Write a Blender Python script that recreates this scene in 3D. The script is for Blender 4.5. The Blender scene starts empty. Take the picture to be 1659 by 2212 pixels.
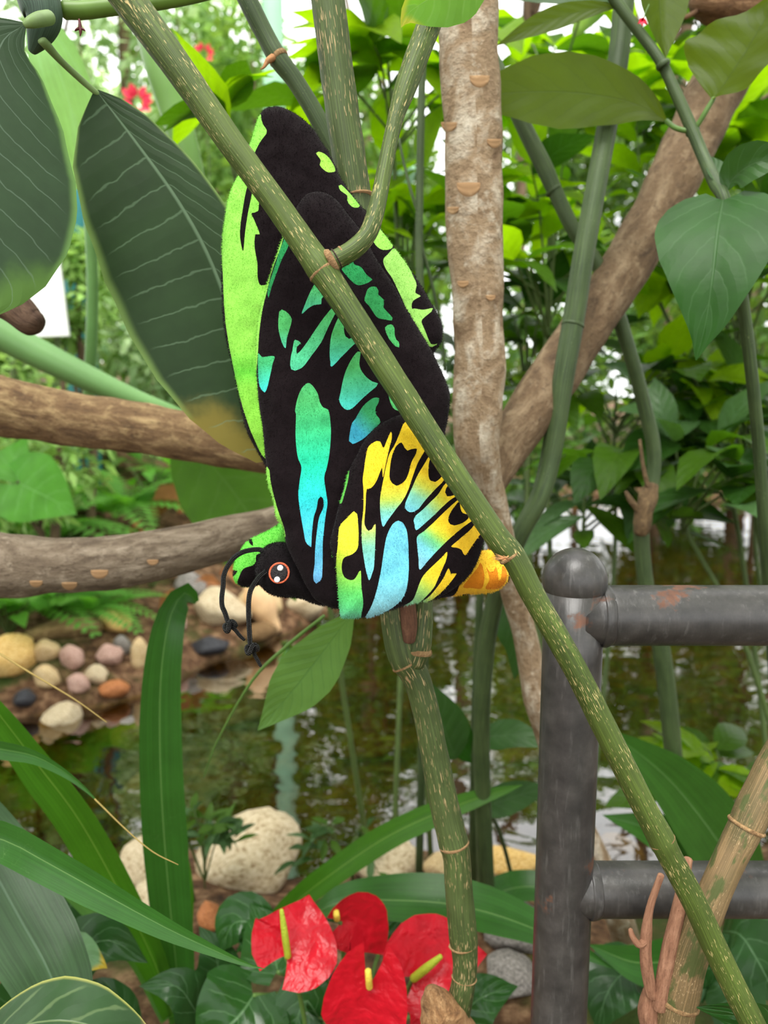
import bpy, bmesh, math, random
import numpy as np
from mathutils import Vector, Matrix, noise as mnoise
from mathutils.geometry import delaunay_2d_cdt

# ------------------------------------------------------------------ camera, sky, light
SC = bpy.context.scene
COL = SC.collection
FPX, W, H = 1600.0, 1659.0, 2212.0
CAMZ, PITCH = 1.05, math.radians(8.0)
CAM = Vector((0, 0, CAMZ))
cp, sp = math.cos(PITCH), math.sin(PITCH)
FWD, UPV, RGT = Vector((0, cp, -sp)), Vector((0, sp, cp)), Vector((1, 0, 0))
cam_d = bpy.data.cameras.new('camera')
cam = bpy.data.objects.new('camera', cam_d); COL.objects.link(cam)
cam.location = CAM
cam.rotation_euler = (math.pi / 2 - PITCH, 0, 0)
cam_d.sensor_fit = 'VERTICAL'; cam_d.sensor_height = 36.0; cam_d.sensor_width = 27.0
cam_d.lens = FPX / H * 36.0
cam_d.clip_start = 0.02; cam_d.clip_end = 200
cam_d.dof.use_dof = True; cam_d.dof.focus_distance = 0.55
cam_d.dof.aperture_fstop = cam_d.lens / 4.4
SC.camera = cam

SC.view_settings.view_transform = 'Standard'
SC.view_settings.look = 'None'
SC.view_settings.gamma = 1.0
SC.view_settings.use_curve_mapping = False
SC.view_settings.exposure = -1.12

SC.cycles.max_bounces = 4; SC.cycles.diffuse_bounces = 2; SC.cycles.glossy_bounces = 2; SC.cycles.transmission_bounces = 3; SC.cycles.transparent_max_bounces = 6
SC.cycles.caustics_reflective = False; SC.cycles.caustics_refractive = False
SC.cycles.adaptive_threshold = 0.05

world = bpy.data.worlds.new('overcast_sky'); SC.world = world
world.use_nodes = True
wn = world.node_tree.nodes; wl = world.node_tree.links
wn.clear()
wo = wn.new('ShaderNodeOutputWorld'); wb = wn.new('ShaderNodeBackground')
wtc = wn.new('ShaderNodeTexCoord'); wsx = wn.new('ShaderNodeSeparateXYZ'); wr = wn.new('ShaderNodeValToRGB')
wl.new(wtc.outputs['Generated'], wsx.inputs[0]); wl.new(wsx.outputs['Z'], wr.inputs[0])
wr.color_ramp.elements[0].position = 0.0; wr.color_ramp.elements[0].color = (0.90, 0.92, 0.92, 1)
wr.color_ramp.elements[1].position = 1.0; wr.color_ramp.elements[1].color = (1.0, 0.99, 0.97, 1)
wl.new(wr.outputs[0], wb.inputs[0]); wb.inputs[1].default_value = 6.5
wl.new(wb.outputs[0], wo.inputs[0])

sun_d = bpy.data.lights.new('soft_sun', 'SUN'); sun_d.energy = 9.0; sun_d.angle = math.radians(30)
sun_d.color = (1.0, 0.97, 0.92)
sun = bpy.data.objects.new('soft_sun', sun_d); COL.objects.link(sun)
sun.rotation_euler = (math.radians(26), math.radians(-8), 0)

RNG = random.Random(7)

# ------------------------------------------------------------------ helpers
def P(px, py, d):
    """world point seen at pixel (px,py) at depth d along the optical axis"""
    return CAM + FWD * d + RGT * ((px - W / 2) / FPX * d) + UPV * (-(py - H / 2) / FPX * d)
def ray(px, py):
    return (FWD + RGT * ((px - W / 2) / FPX) + UPV * (-(py - H / 2) / FPX))
def lin(c):
    out = []
    for v in c[:3]:
        v = v / 255.0
        out.append(v / 12.92 if v <= 0.04045 else ((v + 0.055) / 1.055) ** 2.4)
    return (*out, 1.0)

class NT:
    def __init__(s, name):
        s.m = bpy.data.materials.new(name); s.m.use_nodes = True
        s.t = s.m.node_tree; s.t.nodes.clear()
        s.out = s.t.nodes.new('ShaderNodeOutputMaterial')
    def n(s, typ, props=None, **ins):
        nd = s.t.nodes.new('ShaderNode' + typ)
        for k, v in (props or {}).items(): setattr(nd, k, v)
        for k, v in ins.items():
            key = int(k[1:]) if k[0] == '_' and k[1:].isdigit() else k.replace('_', ' ')
            sock = nd.inputs[key]
            if isinstance(v, bpy.types.NodeSocket): s.t.links.new(v, sock)
            else: sock.default_value = v
        return nd
    def uv(s): return s.n('UVMap').outputs[0]
    def obj(s): return s.n('TexCoord').outputs['Object']
    def xyz(s, v):
        o = s.n('SeparateXYZ', _0=v).outputs; return o[0], o[1], o[2]
    def comb(s, x, y, z=0.0): return s.n('CombineXYZ', _0=x, _1=y, _2=z).outputs[0]
    def math(s, op, a, b=0.0, c=0.0, clamp=False):
        return s.n('Math', dict(operation=op, use_clamp=clamp), _0=a, _1=b, _2=c).outputs[0]
    def vmul(s, v, k): return s.n('VectorMath', dict(operation='MULTIPLY'), _0=v, _1=k).outputs[0]
    def noise(s, v, scale, detail=3.0, rough=0.55, dist=0.0):
        return s.n('TexNoise', Vector=v, Scale=scale, Detail=detail, Roughness=rough, Distortion=dist).outputs[0]
    def ramp(s, f, stops, interp='LINEAR'):
        r = s.n('ValToRGB', Fac=f); cr = r.color_ramp; cr.interpolation = interp
        while len(cr.elements) < len(stops): cr.elements.new(0.5)
        for e, (p, c) in zip(cr.elements, stops):
            e.position = p; e.color = c if len(c) == 4 and max(c) <= 1.0 and isinstance(c[0], float) else lin(c)
        return r.outputs[0]
    def step(s, f, a, b):
        return s.n('MapRange', dict(interpolation_type='SMOOTHSTEP'), Value=f, From_Min=a, From_Max=b).outputs[0]
    def mix(s, f, a, b, blend='MIX'):
        nd = s.t.nodes.new('ShaderNodeMix'); nd.data_type = 'RGBA'; nd.blend_type = blend
        for k, v in ((0, f), (6, a), (7, b)):
            if isinstance(v, bpy.types.NodeSocket): s.t.links.new(v, nd.inputs[k])
            else: nd.inputs[k].default_value = v if k == 0 else (v if isinstance(v, tuple) and len(v) == 4 and isinstance(v[0], float) else lin(v))
        return nd.outputs[2]
    def bump(s, h, strength=0.3, dist=0.002):
        return s.n('Bump', Strength=strength, Distance=dist, Height=h).outputs[0]
    def bsdf(s, col, rough=0.5, normal=None, spec=0.5, **kw):
        b = s.n('BsdfPrincipled')
        def put(k, v):
            if isinstance(v, bpy.types.NodeSocket): s.t.links.new(v, b.inputs[k])
            elif v is not None: b.inputs[k].default_value = v
        put('Base Color', col if isinstance(col, bpy.types.NodeSocket) else (col if isinstance(col[0], float) and len(col) == 4 else lin(col)))
        put('Roughness', rough); put('Specular IOR Level', spec); put('Normal', normal)
        for k, v in kw.items(): put(k.replace('_', ' '), v)
        return b.outputs[0]
    def done(s, shader):
        s.t.links.new(shader, s.out.inputs[0]); return s.m

MATS = {}
def leaf_mat(name, col, vein, nv=9, trans=0.35, rough=0.42, dark=0.72, slant=1.2, vein_w=0.10, vein_a=0.75,
             edge=None, tip=None, spec=0.28, tcol=None, quilt=0.35, par=0.0, slant2=None):
    if name in MATS: return MATS[name]
    col = (col[0] * .92, col[1] * .90, col[2] * .76)
    t = NT(name)
    u, v, _ = t.xyz(t.uv())
    s = t.math('ABSOLUTE', t.math('SUBTRACT', t.math('MULTIPLY', u, 2.0), 1.0))
    ob = t.obj()
    n1 = t.noise(ob, 22.0, 4.0); n2 = t.noise(ob, 120.0, 2.0)
    base = t.mix(n1, tuple(c * dark for c in col), tuple(min(255, c * (2 - dark)) for c in col))
    base = t.mix(t.math('MULTIPLY', n2, 0.25), base, tuple(min(255, c * 1.3) for c in col))
    if par:
        pl = t.noise(t.comb(t.math('MULTIPLY', u, 46.0), t.math('MULTIPLY', v, 2.0), 0.0), 1.0, 3.0, 0.6)
        base = t.mix(t.math('MULTIPLY', t.step(pl, 0.35, 0.7), par), base, tuple(min(255, x * 1.5) for x in col))
        n2 = t.math('ADD', n2, t.math('MULTIPLY', pl, 3.0))
    if edge:
        base = t.mix(t.math('MULTIPLY', t.step(s, 0.90, 1.0), 0.8), base, edge)
    if tip:
        k = t.math('ADD', t.math('MULTIPLY', v, 1.0), t.math('MULTIPLY', t.math('SUBTRACT', n1, 0.5), 0.25))
        k = t.math('ADD', k, t.math('MULTIPLY', s, 0.10))
        base = t.mix(t.step(k, 0.86, 0.99), base, tip)
    # midrib and side veins
    mid = t.math('SUBTRACT', 1.0, t.step(s, 0.008, 0.035))
    wob = t.math('MULTIPLY', t.math('SUBTRACT', t.noise(ob, 60.0, 2.0), 0.5), 0.35)
    sl = slant
    if slant2 is not None: sl = t.math('ADD', slant, t.math('MULTIPLY', t.math('GREATER_THAN', u, 0.5), slant2 - slant))
    ph = t.math('ADD', t.math('SUBTRACT', t.math('MULTIPLY', v, float(nv)), t.math('MULTIPLY', s, sl)), wob)
    fr = t.math('ABSOLUTE', t.math('SUBTRACT', t.math('FRACT', ph), 0.5))
    lat = t.math('SUBTRACT', 1.0, t.step(fr, vein_w * 0.25, vein_w))
    lat = t.math('MULTIPLY', lat, t.math('SUBTRACT', 1.0, t.step(s, 0.72, 0.92)))
    vv = t.math('MAXIMUM', mid, t.math('MULTIPLY', lat, 0.6))
    c = t.mix(t.math('MULTIPLY', vv, vein_a), base, vein)
    hgt = t.math('SUBTRACT', t.math('MULTIPLY', fr, 1.0), t.math('MULTIPLY', mid, 0.4))
    nm = t.bump(t.math('ADD', hgt, t.math('MULTIPLY', n2, 0.15)), quilt, 0.004)
    sh = t.bsdf(c, rough, nm, spec)
    if trans > 0:
        tc = t.mix(0.5, c, tcol or tuple(min(255, x * k) for x, k in zip(col, (1.7, 1.75, 0.7))))
        tr = t.n('BsdfTranslucent', Color=tc, Normal=nm).outputs[0]
        sh = t.n('MixShader', _0=trans, _1=sh, _2=tr).outputs[0]
    MATS[name] = t.done(sh); return MATS[name]

def stem_mat(name, col, fleck, col2=None, fleck_thr=0.66, rough=0.55, ridge=0.5, patch=None, patch_thr=0.62, fs=(1500.0, 260.0)):
    """green cane: fine ridges along the length, pale lenticels; uv in metres"""
    if name in MATS: return MATS[name]
    t = NT(name); uv = t.uv(); u, v, _ = t.xyz(uv); ob = t.obj()
    n1 = t.noise(ob, 18.0, 4.0)
    base = t.mix(t.step(n1, 0.3, 0.7), col, col2 or tuple(c * 0.72 for c in col))
    rid = t.noise(t.vmul(uv, (900.0, 14.0, 1.0)), 1.0, 2.0)
    base = t.mix(t.math('MULTIPLY', t.step(rid, 0.45, 0.65), 0.35), base, tuple(min(255, c * 1.45) for c in col))
    fl = t.noise(t.vmul(uv, (fs[0], fs[1], 1.0)), 1.0, 1.0)
    dens = t.noise(ob, 30.0, 2.0)
    f = t.step(t.math('ADD', fl, t.math('MULTIPLY', t.math('SUBTRACT', dens, 0.5), 0.35)), fleck_thr, fleck_thr + 0.05)
    base = t.mix(f, base, fleck)
    if patch:
        pn = t.noise(t.vmul(uv, (60.0, 22.0, 1.0)), 1.0, 4.0, 0.65)
        base = t.mix(t.step(pn, patch_thr, patch_thr + 0.08), base, patch)
    nm = t.bump(t.math('ADD', rid, f), ridge, 0.0012)
    MATS[name] = t.done(t.bsdf(base, rough, nm, 0.35)); return MATS[name]

def bark_mat(name, c1, c2, c3, along=9.0, across=60.0, bump=0.6, rough=0.85, moss=None):
    if name in MATS: return MATS[name]
    t = NT(name); uv = t.uv(); ob = t.obj()
    a = t.noise(t.vmul(uv, (across, along, 1.0)), 1.0, 6.0, 0.65, 0.4)
    b = t.noise(ob, 14.0, 5.0, 0.6)
    d = t.noise(t.vmul(uv, (across * 4, along * 6, 1.0)), 1.0, 4.0, 0.7)
    c = t.ramp(a, [(0.28, c3), (0.48, c2), (0.68, c1)])
    c = t.mix(t.math('MULTIPLY', t.step(b, 0.45, 0.66), 0.75), c, c2)
    c = t.mix(t.math('MULTIPLY', t.step(t.noise(ob, 45.0, 4.0, 0.7), 0.56, 0.70), 0.55), c, c1)
    c = t.mix(t.math('MULTIPLY', t.step(d, 0.5, 0.72), 0.6), c, c3)
    if moss: c = t.mix(t.math('MULTIPLY', t.step(t.noise(ob, 9.0, 3.0), 0.5, 0.62), 0.6), c, moss)
    nm = t.bump(t.math('ADD', a, t.math('MULTIPLY', d, 0.5)), bump, 0.006)
    MATS[name] = t.done(t.bsdf(c, rough, nm, 0.25)); return MATS[name]

def plain_mat(name, col, rough=0.6, var=0.15, scale=30.0, bump=0.2, spec=0.4, dist=0.003, **kw):
    if name in MATS: return MATS[name]
    t = NT(name); ob = t.obj()
    n = t.noise(ob, scale, 4.0)
    c = t.mix(n, tuple(x * (1 - var) for x in col), tuple(min(255, x * (1 + var)) for x in col))
    MATS[name] = t.done(t.bsdf(c, rough, t.bump(n, bump, dist), spec, **kw)); return MATS[name]

def stone_mat(name, c1, c2, c3, rough=0.8, scale=11.0):
    if name in MATS: return MATS[name]
    t = NT(name); ob = t.obj()
    a = t.noise(ob, scale, 5.0, 0.6); b = t.noise(ob, scale * 6, 4.0, 0.65)
    c = t.ramp(a, [(0.3, c2), (0.5, c1), (0.72, c3)])
    c = t.mix(t.math('MULTIPLY', t.step(b, 0.50, 0.80), 0.24), c, c2)
    MATS[name] = t.done(t.bsdf(c, rough, t.bump(t.math('ADD', a, t.math('MULTIPLY', b, 0.35)), 0.4, 0.008), 0.3)); return MATS[name]

# ---- object helpers
def new_obj(name, mesh, mat=None, parent=None, smooth=True, loc=None):
    o = bpy.data.objects.new(name, mesh); COL.objects.link(o)
    if mat and mesh is not None and not mesh.materials: mesh.materials.append(mat)
    if parent: o.parent = parent
    if loc is not None: o.location = loc
    if smooth and mesh is not None:
        mesh.polygons.foreach_set('use_smooth', np.ones(len(mesh.polygons), dtype=bool))
    return o
LABELS = {}
def tag(o, label, cat, group=None, kind=None):
    if label: o['label'] = label
    if cat: o['category'] = cat
    if group: o['group'] = group
    if kind: o['kind'] = kind
    return o
def empty(name, loc, label=None, cat=None, group=None):
    o = bpy.data.objects.new(name, None); COL.objects.link(o); o.location = loc; o.empty_display_size = 0.05
    return tag(o, label, cat, group)

def catmull(pts, n, closed=False):
    """dense curve through pts (any dimension); n samples per span"""
    pts = np.array([tuple(p) for p in pts], float); m = len(pts); out = []
    spans = m if closed else m - 1
    for i in range(spans):
        if closed: p0, p1, p2, p3 = pts[(i - 1) % m], pts[i], pts[(i + 1) % m], pts[(i + 2) % m]
        else:
            p1, p2 = pts[i], pts[i + 1]
            p0 = pts[i - 1] if i > 0 else 2 * p1 - p2
            p3 = pts[i + 2] if i + 2 < m else 2 * p2 - p1
        k = n if isinstance(n, int) else max(1, int(np.linalg.norm((p2 - p1)[:3]) / n))
        for j in range(k):
            t = j / k
            out.append(0.5 * ((2 * p1) + (-p0 + p2) * t + (2 * p0 - 5 * p1 + 4 * p2 - p3) * t * t + (-p0 + 3 * p1 - 3 * p2 + p3) * t ** 3))
    if not closed: out.append(pts[-1])
    return np.array(out)

def tube_mesh(name, pts, seg=16, sub=6, origin=(0, 0, 0), rough=0.0, rfreq=30.0, dome=True, seed=0.0):
    """pts: (x,y,z,r) ; smooth tube with uv in metres"""
    c = catmull(pts, sub)
    pos, rad = c[:, :3], np.maximum(c[:, 3], 1e-5)
    n = len(pos)
    T = np.gradient(pos, axis=0); T /= np.linalg.norm(T, axis=1)[:, None] + 1e-12
    ref = np.array([0, 0, 1.0]) if abs(T[0][2]) < 0.9 else np.array([1.0, 0, 0])
    N = np.cross(T[0], ref); N /= np.linalg.norm(N)
    ver, uvs = [], []
    arc = np.concatenate([[0], np.cumsum(np.linalg.norm(np.diff(pos, axis=0), axis=1))])
    rmean = rad.mean(); o = np.array(origin, float)
    rings = []
    for i in range(n):
        N = N - T[i] * N.dot(T[i]); N /= np.linalg.norm(N); B = np.cross(T[i], N)
        rings.append((pos[i], N.copy(), B, rad[i], arc[i]))
    if dome:
        p, Nn, B, r, a = rings[0]; pre = [(p - T[0] * r * 0.45 * k, Nn, B, r * q, a - r * 0.4 * k) for k, q in ((1.0, 0.35), (0.7, 0.75))]
        p, Nn, B, r, a = rings[-1]; post = [(p + T[-1] * r * 0.45 * k, Nn, B, r * q, a + r * 0.4 * k) for k, q in ((0.7, 0.75), (1.0, 0.35))]
        rings = pre + rings + post
    for (p, Nn, B, r, a) in rings:
        for j in range(seg):
            th = 2 * math.pi * j / seg
            d = Nn * math.cos(th) + B * math.sin(th)
            rr = r
            if rough:
                q = p + d * r
                rr = r * (1 + rough * mnoise.noise(Vector((q[0] * rfreq + seed, q[1] * rfreq, q[2] * rfreq))))
            ver.append(tuple(p + d * rr - o))
    faces, fuv = [], []
    m = len(rings)
    for i in range(m - 1):
        for j in range(seg):
            k = (j + 1) % seg
            faces.append((i * seg + j, i * seg + k, (i + 1) * seg + k, (i + 1) * seg + j))
            u0, u1 = j / seg * 6.2832 * rmean, (j + 1) / seg * 6.2832 * rmean
            fuv += [(u0, rings[i][4]), (u1, rings[i][4]), (u1, rings[i + 1][4]), (u0, rings[i + 1][4])]
    faces.append(tuple(range(seg))[::-1]); fuv += [(0, 0)] * seg
    faces.append(tuple(range((m - 1) * seg, m * seg))); fuv += [(0, arc[-1])] * seg
    me = bpy.data.meshes.new(name); me.from_pydata(ver, [], faces)
    ul = me.uv_layers.new(name='UVMap'); ul.data.foreach_set('uv', np.array(fuv, np.float32).ravel())
    me.update(); return me
def tube(name, pts, mat, parent=None, **kw):
    o0 = parent.location if parent else Vector((pts[0][0], pts[0][1], pts[0][2]))
    me = tube_mesh(name, pts, origin=tuple(o0), **kw)
    return new_obj(name, me, mat, parent, loc=None if parent else o0)
def pxl(lst):
    """(px,py,depth,width_px) -> (x,y,z,r)"""
    return [(*P(a, b, d), w / 2 / FPX * d) for a, b, d, w in lst]

PROF = {
    'ovate':  [(0, .02), (.06, .34), (.15, .70), (.30, .97), (.42, 1.0), (.58, .88), (.74, .60), (.88, .28), (.96, .09), (1, .0)],
    'lance':  [(0, .02), (.08, .28), (.2, .62), (.4, .95), (.5, 1.0), (.65, .88), (.8, .55), (.92, .22), (1, .0)],
    'obov':   [(0, .02), (.05, .18), (.14, .46), (.3, .78), (.5, .97), (.62, 1.0), (.76, .90), (.88, .65), (.95, .38), (1, .05)],
    'heart':  [(0, .30), (.03, .62), (.09, .86), (.18, .99), (.28, 1.0), (.45, .86), (.62, .62), (.78, .36), (.9, .14), (.96, .06), (1, .0)],
    'broad':  [(0, .05), (.04, .34), (.11, .62), (.24, .86), (.42, 1.0), (.60, .98), (.74, .86), (.86, .64), (.94, .40), (1, .10)],
    'strap':  [(0, .55), (.1, .70), (.3, .95), (.5, 1.0), (.7, .92), (.85, .65), (.95, .28), (1, .0)],
    'blade':  [(0, .6), (.2, .9), (.45, 1.0), (.7, .9), (.85, .75), (.95, .5), (1, .12)],
}
def leaf_mesh(name, mid, width, normal, prof='ovate', fold=0.18, wave=0.0, nu=8, nv=18, origin=(0, 0, 0), curl=0.0, asym=(1, 1), lobes=0.0, seed=0.0, thick=0.0):
    """mid: midrib points (world). normal: hint for the face. returns a leaf sheet with UV (u across, v along)"""
    mid = [tuple(p) for p in mid]
    if len(mid) == 2:
        a, b = Vector(mid[0]), Vector(mid[1]); mid = [mid[0], tuple((a + b) / 2), mid[1]]
    c = catmull(mid, 12)
    seg = np.linalg.norm(np.diff(c, axis=0), axis=1); arc = np.concatenate([[0], np.cumsum(seg)]); L = arc[-1]
    vs = np.linspace(0, 1, nv + 1)
    vs = vs + 0.04 * np.sin(vs * 2 * math.pi) * -1
    pos = np.array([[np.interp(v * L, arc, c[:, k]) for k in range(3)] for v in vs])
    T = np.gradient(pos, axis=0); T /= np.linalg.norm(T, axis=1)[:, None]
    nh = np.array(tuple(normal), float); nh /= np.linalg.norm(nh)
    px_, py_ = zip(*PROF[prof])
    o = np.array(origin, float); ver = []; us = np.linspace(-1, 1, nu + 1)
    for i, v in enumerate(vs):
        S = np.cross(T[i], nh); S /= np.linalg.norm(S) + 1e-9
        Nn = np.cross(S, T[i])
        w = np.interp(v, px_, py_) * width / 2
        for u in us:
            a = abs(u); side = asym[0] if u < 0 else asym[1]
            x = u * w * side * math.cos(fold)
            z = a * w * math.sin(fold) - curl * a * a * w
            if wave: z += wave * a * width * math.sin(v * 21 + seed + (1.3 if u > 0 else 0))
            back = -lobes * width * (a ** 1.5) * max(0, 1 - v / .25) ** 1.5
            ver.append(tuple(pos[i] + S * x + Nn * z + T[i] * back - o))
    faces, fuv = [], []
    for i in range(nv):
        for j in range(nu):
            a = i * (nu + 1) + j
            faces.append((a, a + 1, a + nu + 2, a + nu + 1))
            fuv += [((us[j] + 1) / 2, vs[i]), ((us[j + 1] + 1) / 2, vs[i]), ((us[j + 1] + 1) / 2, vs[i + 1]), ((us[j] + 1) / 2, vs[i + 1])]
    me = bpy.data.meshes.new(name); me.from_pydata(ver, [], faces)
    ul = me.uv_layers.new(name='UVMap'); ul.data.foreach_set('uv', np.array(fuv, np.float32).ravel())
    me.update(); return me
def leaf(name, parent, pts, wpx, mat, roll=0.0, tiltv=0.0, **kw):
    """pts: (px,py,depth) along the midrib; face turned to the camera, then rolled about the midrib"""
    mid = [P(*p) for p in pts]
    d = sum(p[2] for p in pts) / len(pts)
    t = (mid[-1] - mid[0]).normalized()
    nh = (CAM - mid[len(mid) // 2]).normalized()
    nh = (nh - t * nh.dot(t)).normalized()
    nh = Matrix.Rotation(math.radians(roll), 3, t) @ nh
    o0 = parent.location if parent else mid[0]
    me = leaf_mesh(name, mid, wpx / FPX * d, nh, origin=tuple(o0), **kw)
    return new_obj(name, me, mat, parent, loc=None if parent else o0)

# ------------------------------------------------------------------ ground, stream
def G(px, py, z=0.0):
    r = ray(px, py); return CAM + r * ((z - CAMZ) / r.z)
FAR = [G(*p) for p in [(-700, 1660), (-300, 1610), (0, 1565), (150, 1535), (300, 1512), (450, 1440), (560, 1400), (700, 1330), (860, 1240), (1000, 1150), (1100, 1090), (1250, 1070), (1450, 1075), (1659, 1080), (2300, 1090)]]
NEAR = [G(*p) for p in [(2500, 1850), (1900, 1840), (1659, 1840), (1400, 1860), (1160, 1880), (900, 1860), (640, 1900), (480, 1840), (250, 1860), (0, 1850), (-300, 1870), (-900, 1890)]]
POLY = np.array([(p.x, p.y) for p in FAR + NEAR])
def inside(poly, x, y):
    x = np.asarray(x, float); y = np.asarray(y, float); r = np.zeros(x.shape, bool)
    n = len(poly); j = n - 1
    for i in range(n):
        xi, yi = poly[i]; xj, yj = poly[j]
        if yi != yj:
            c = ((yi > y) != (yj > y)) & (x < (xj - xi) * (y - yi) / (yj - yi) + xi)
            r ^= c
        j = i
    return r
def dist_poly(poly, x, y, closed=True):
    x = np.asarray(x, float); y = np.asarray(y, float); d = np.full(x.shape, 1e9)
    n = len(poly)
    for i in range(n if closed else n - 1):
        ax, ay = poly[i]; bx, by = poly[(i + 1) % n]
        vx, vy = bx - ax, by - ay; L = vx * vx + vy * vy + 1e-12
        t = np.clip(((x - ax) * vx + (y - ay) * vy) / L, 0, 1)
        d = np.minimum(d, np.hypot(x - ax - t * vx, y - ay - t * vy))
    return d
def terrain(x, y):
    x = np.asarray(x, float); y = np.asarray(y, float)
    d = dist_poly(POLY, x, y); ins = inside(POLY, x, y)
    bed = -0.02 - 0.13 * np.minimum(1, d / 0.35)
    near = y < 2.0
    bn = 0.02 + 0.10 * np.minimum(1, d / 0.35)
    left = np.clip((0.8 - x) / 1.6, 0, 1)
    bf = 0.03 + np.minimum(0.36 * d, 0.50 + 0.10 * d) * (0.55 + 0.45 * left)
    z = np.where(ins, bed, np.where(near, bn, bf))
    z = z + 0.02 * np.sin(x * 5.1 + 1.3) * np.cos(y * 4.3) + 0.012 * np.sin(x * 13 + y * 9)
    return z
def ground_z(x, y): return float(terrain(np.array([x]), np.array([y]))[0])
def hit(px, py):
    r = ray(px, py); ts = np.arange(0.6, 14, 0.02)
    xs, ys, zs = r.x * ts, r.y * ts, CAMZ + r.z * ts
    k = np.nonzero(zs < terrain(xs, ys))[0]
    t = ts[k[0]] if len(k) else 8.0
    return CAM + r * t, t

gx = np.concatenate([np.arange(-16, -4, .5), np.arange(-4, 4, .06), np.arange(4, 16.1, .5)])
gy = np.concatenate([np.arange(-6, .6, .4), np.arange(.6, 8, .06), np.arange(8, 26.1, .6)])
XX, YY = np.meshgrid(gx, gy); ZZ = terrain(XX, YY)
nx, ny = len(gx), len(gy)
idx = np.arange(nx * ny).reshape(ny, nx)
quads = np.stack([idx[:-1, :-1], idx[:-1, 1:], idx[1:, 1:], idx[1:, :-1]], -1).reshape(-1, 4)
me = bpy.data.meshes.new('ground'); me.from_pydata(np.stack([XX, YY, ZZ], -1).reshape(-1, 3).tolist(), [], quads.tolist()); me.update()
t = NT('stream_bank_soil'); ob = t.obj(); _, _, z_ = t.xyz(ob)
n1 = t.noise(ob, 3.2, 5.0, 0.6); n2 = t.noise(ob, 26.0, 4.0, 0.65); n3 = t.noise(ob, 9.0, 4.0, .6, 1.0)
soil = t.ramp(n2, [(0.3, (44, 30, 20)), (0.5, (92, 66, 46)), (0.7, (146, 116, 88))])
soil = t.mix(t.step(n1, .5, .66), soil, (58, 74, 30))
bed = t.ramp(n3, [(0.28, (18, 13, 4)), (0.45, (50, 38, 10)), (0.6, (84, 64, 18)), (0.75, (112, 84, 38))])
bed = t.mix(t.step(n2, .55, .7), bed, (28, 21, 6))
c = t.mix(t.step(z_, -0.01, 0.02), bed, soil)
ground = new_obj('ground', me, t.done(t.bsdf(c, 0.9, t.bump(n2, 0.6, 0.02), 0.2)))
tag(ground, 'brown soil banks and olive stream bed', None, kind='structure')

t = NT('stream_water'); ob = t.obj()
w1 = t.noise(t.vmul(ob, (1.0, 1.5, 1.0)), 4.5, 1.5, 0.45, 0.5); w2 = t.noise(ob, 26.0, 2.0)
nm = t.bump(t.math('ADD', w1, t.math('MULTIPLY', w2, 0.06)), 0.12, 0.03)
fr = t.n('Fresnel', IOR=1.36, Normal=nm).outputs[0]
tr = t.n('BsdfTransparent', Color=lin((196, 176, 104))).outputs[0]
gl = t.n('BsdfGlossy', Color=(1, 1, 1, 1), Roughness=0.015, Normal=nm).outputs[0]
wm = t.done(t.n('MixShader', _0=t.math('MINIMUM', t.math('MULTIPLY', fr, 2.6), 0.38), _1=tr, _2=gl).outputs[0])
cx, cy = POLY.mean(0)
bm = bmesh.new()
vs = [bm.verts.new((x + (0.06 if x > cx else -0.06), y + (0.05 if y > 2.4 else -0.05), 0)) for x, y in POLY]
bm.faces.new(vs); bmesh.ops.triangulate(bm, faces=bm.faces[:])
bmesh.ops.recalc_face_normals(bm, faces=bm.faces[:])
if sum(f.normal.z for f in bm.faces) < 0: bmesh.ops.reverse_faces(bm, faces=bm.faces[:])
me = bpy.data.meshes.new('water'); bm.to_mesh(me); bm.free()
water = new_obj('water', me, wm, smooth=False)
tag(water, 'clear shallow stream water with rippled sky reflections', None, kind='structure')

# ------------------------------------------------------------------ stones
SM = {
    'tan': stone_mat('tan_stone', (206, 178, 132), (150, 112, 70), (226, 208, 172)),
    'yellow': stone_mat('yellow_stone', (226, 186, 112), (170, 120, 60), (238, 214, 160)),
    'pink': stone_mat('pink_stone', (190, 152, 138), (128, 92, 80), (222, 196, 184)),
    'white': stone_mat('cream_stone', (200, 182, 150), (140, 114, 80), (222, 208, 182)),
    'grey': stone_mat('grey_stone', (128, 122, 116), (78, 74, 74), (168, 162, 158)),
    'dark': stone_mat('wet_dark_stone', (46, 46, 52), (22, 22, 26), (86, 86, 92), 0.35),
    'orange': stone_mat('orange_stone', (176, 108, 62), (118, 66, 36), (206, 146, 96), 0.5),
    'brown': stone_mat('brown_stone', (116, 88, 56), (66, 46, 26), (150, 122, 84)),
    'olive': stone_mat('olive_wet_stone', (76, 58, 20), (36, 27, 8), (104, 82, 36), 0.5),
}
def stone_mesh(seed, sub=3, flat=0.0):
    bm = bmesh.new(); bmesh.ops.create_icosphere(bm, subdivisions=sub, radius=1.0)
    for v in bm.verts:
        d = v.co.normalized(); o = Vector((seed * 7.3, seed * 3.1, seed * 1.7))
        k = 1 + 0.28 * mnoise.noise(d * 1.1 + o) + 0.12 * mnoise.noise(d * 2.7 + o)
        # facets
        v.co = d * k
    rr = random.Random(seed)
    for _ in range(9):
        n_ = Vector((rr.uniform(-1, 1), rr.uniform(-1, 1), rr.uniform(-.7, 1))).normalized(); h_ = rr.uniform(.62, .86)
        for v in bm.verts:
            s_ = v.co.dot(n_) - h_
            if s_ > 0: v.co -= n_ * s_ * .88
    me = bpy.data.meshes.new('stone'); bm.to_mesh(me); bm.free(); return me
STONE = [stone_mesh(i + 1) for i in range(9)]
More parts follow.
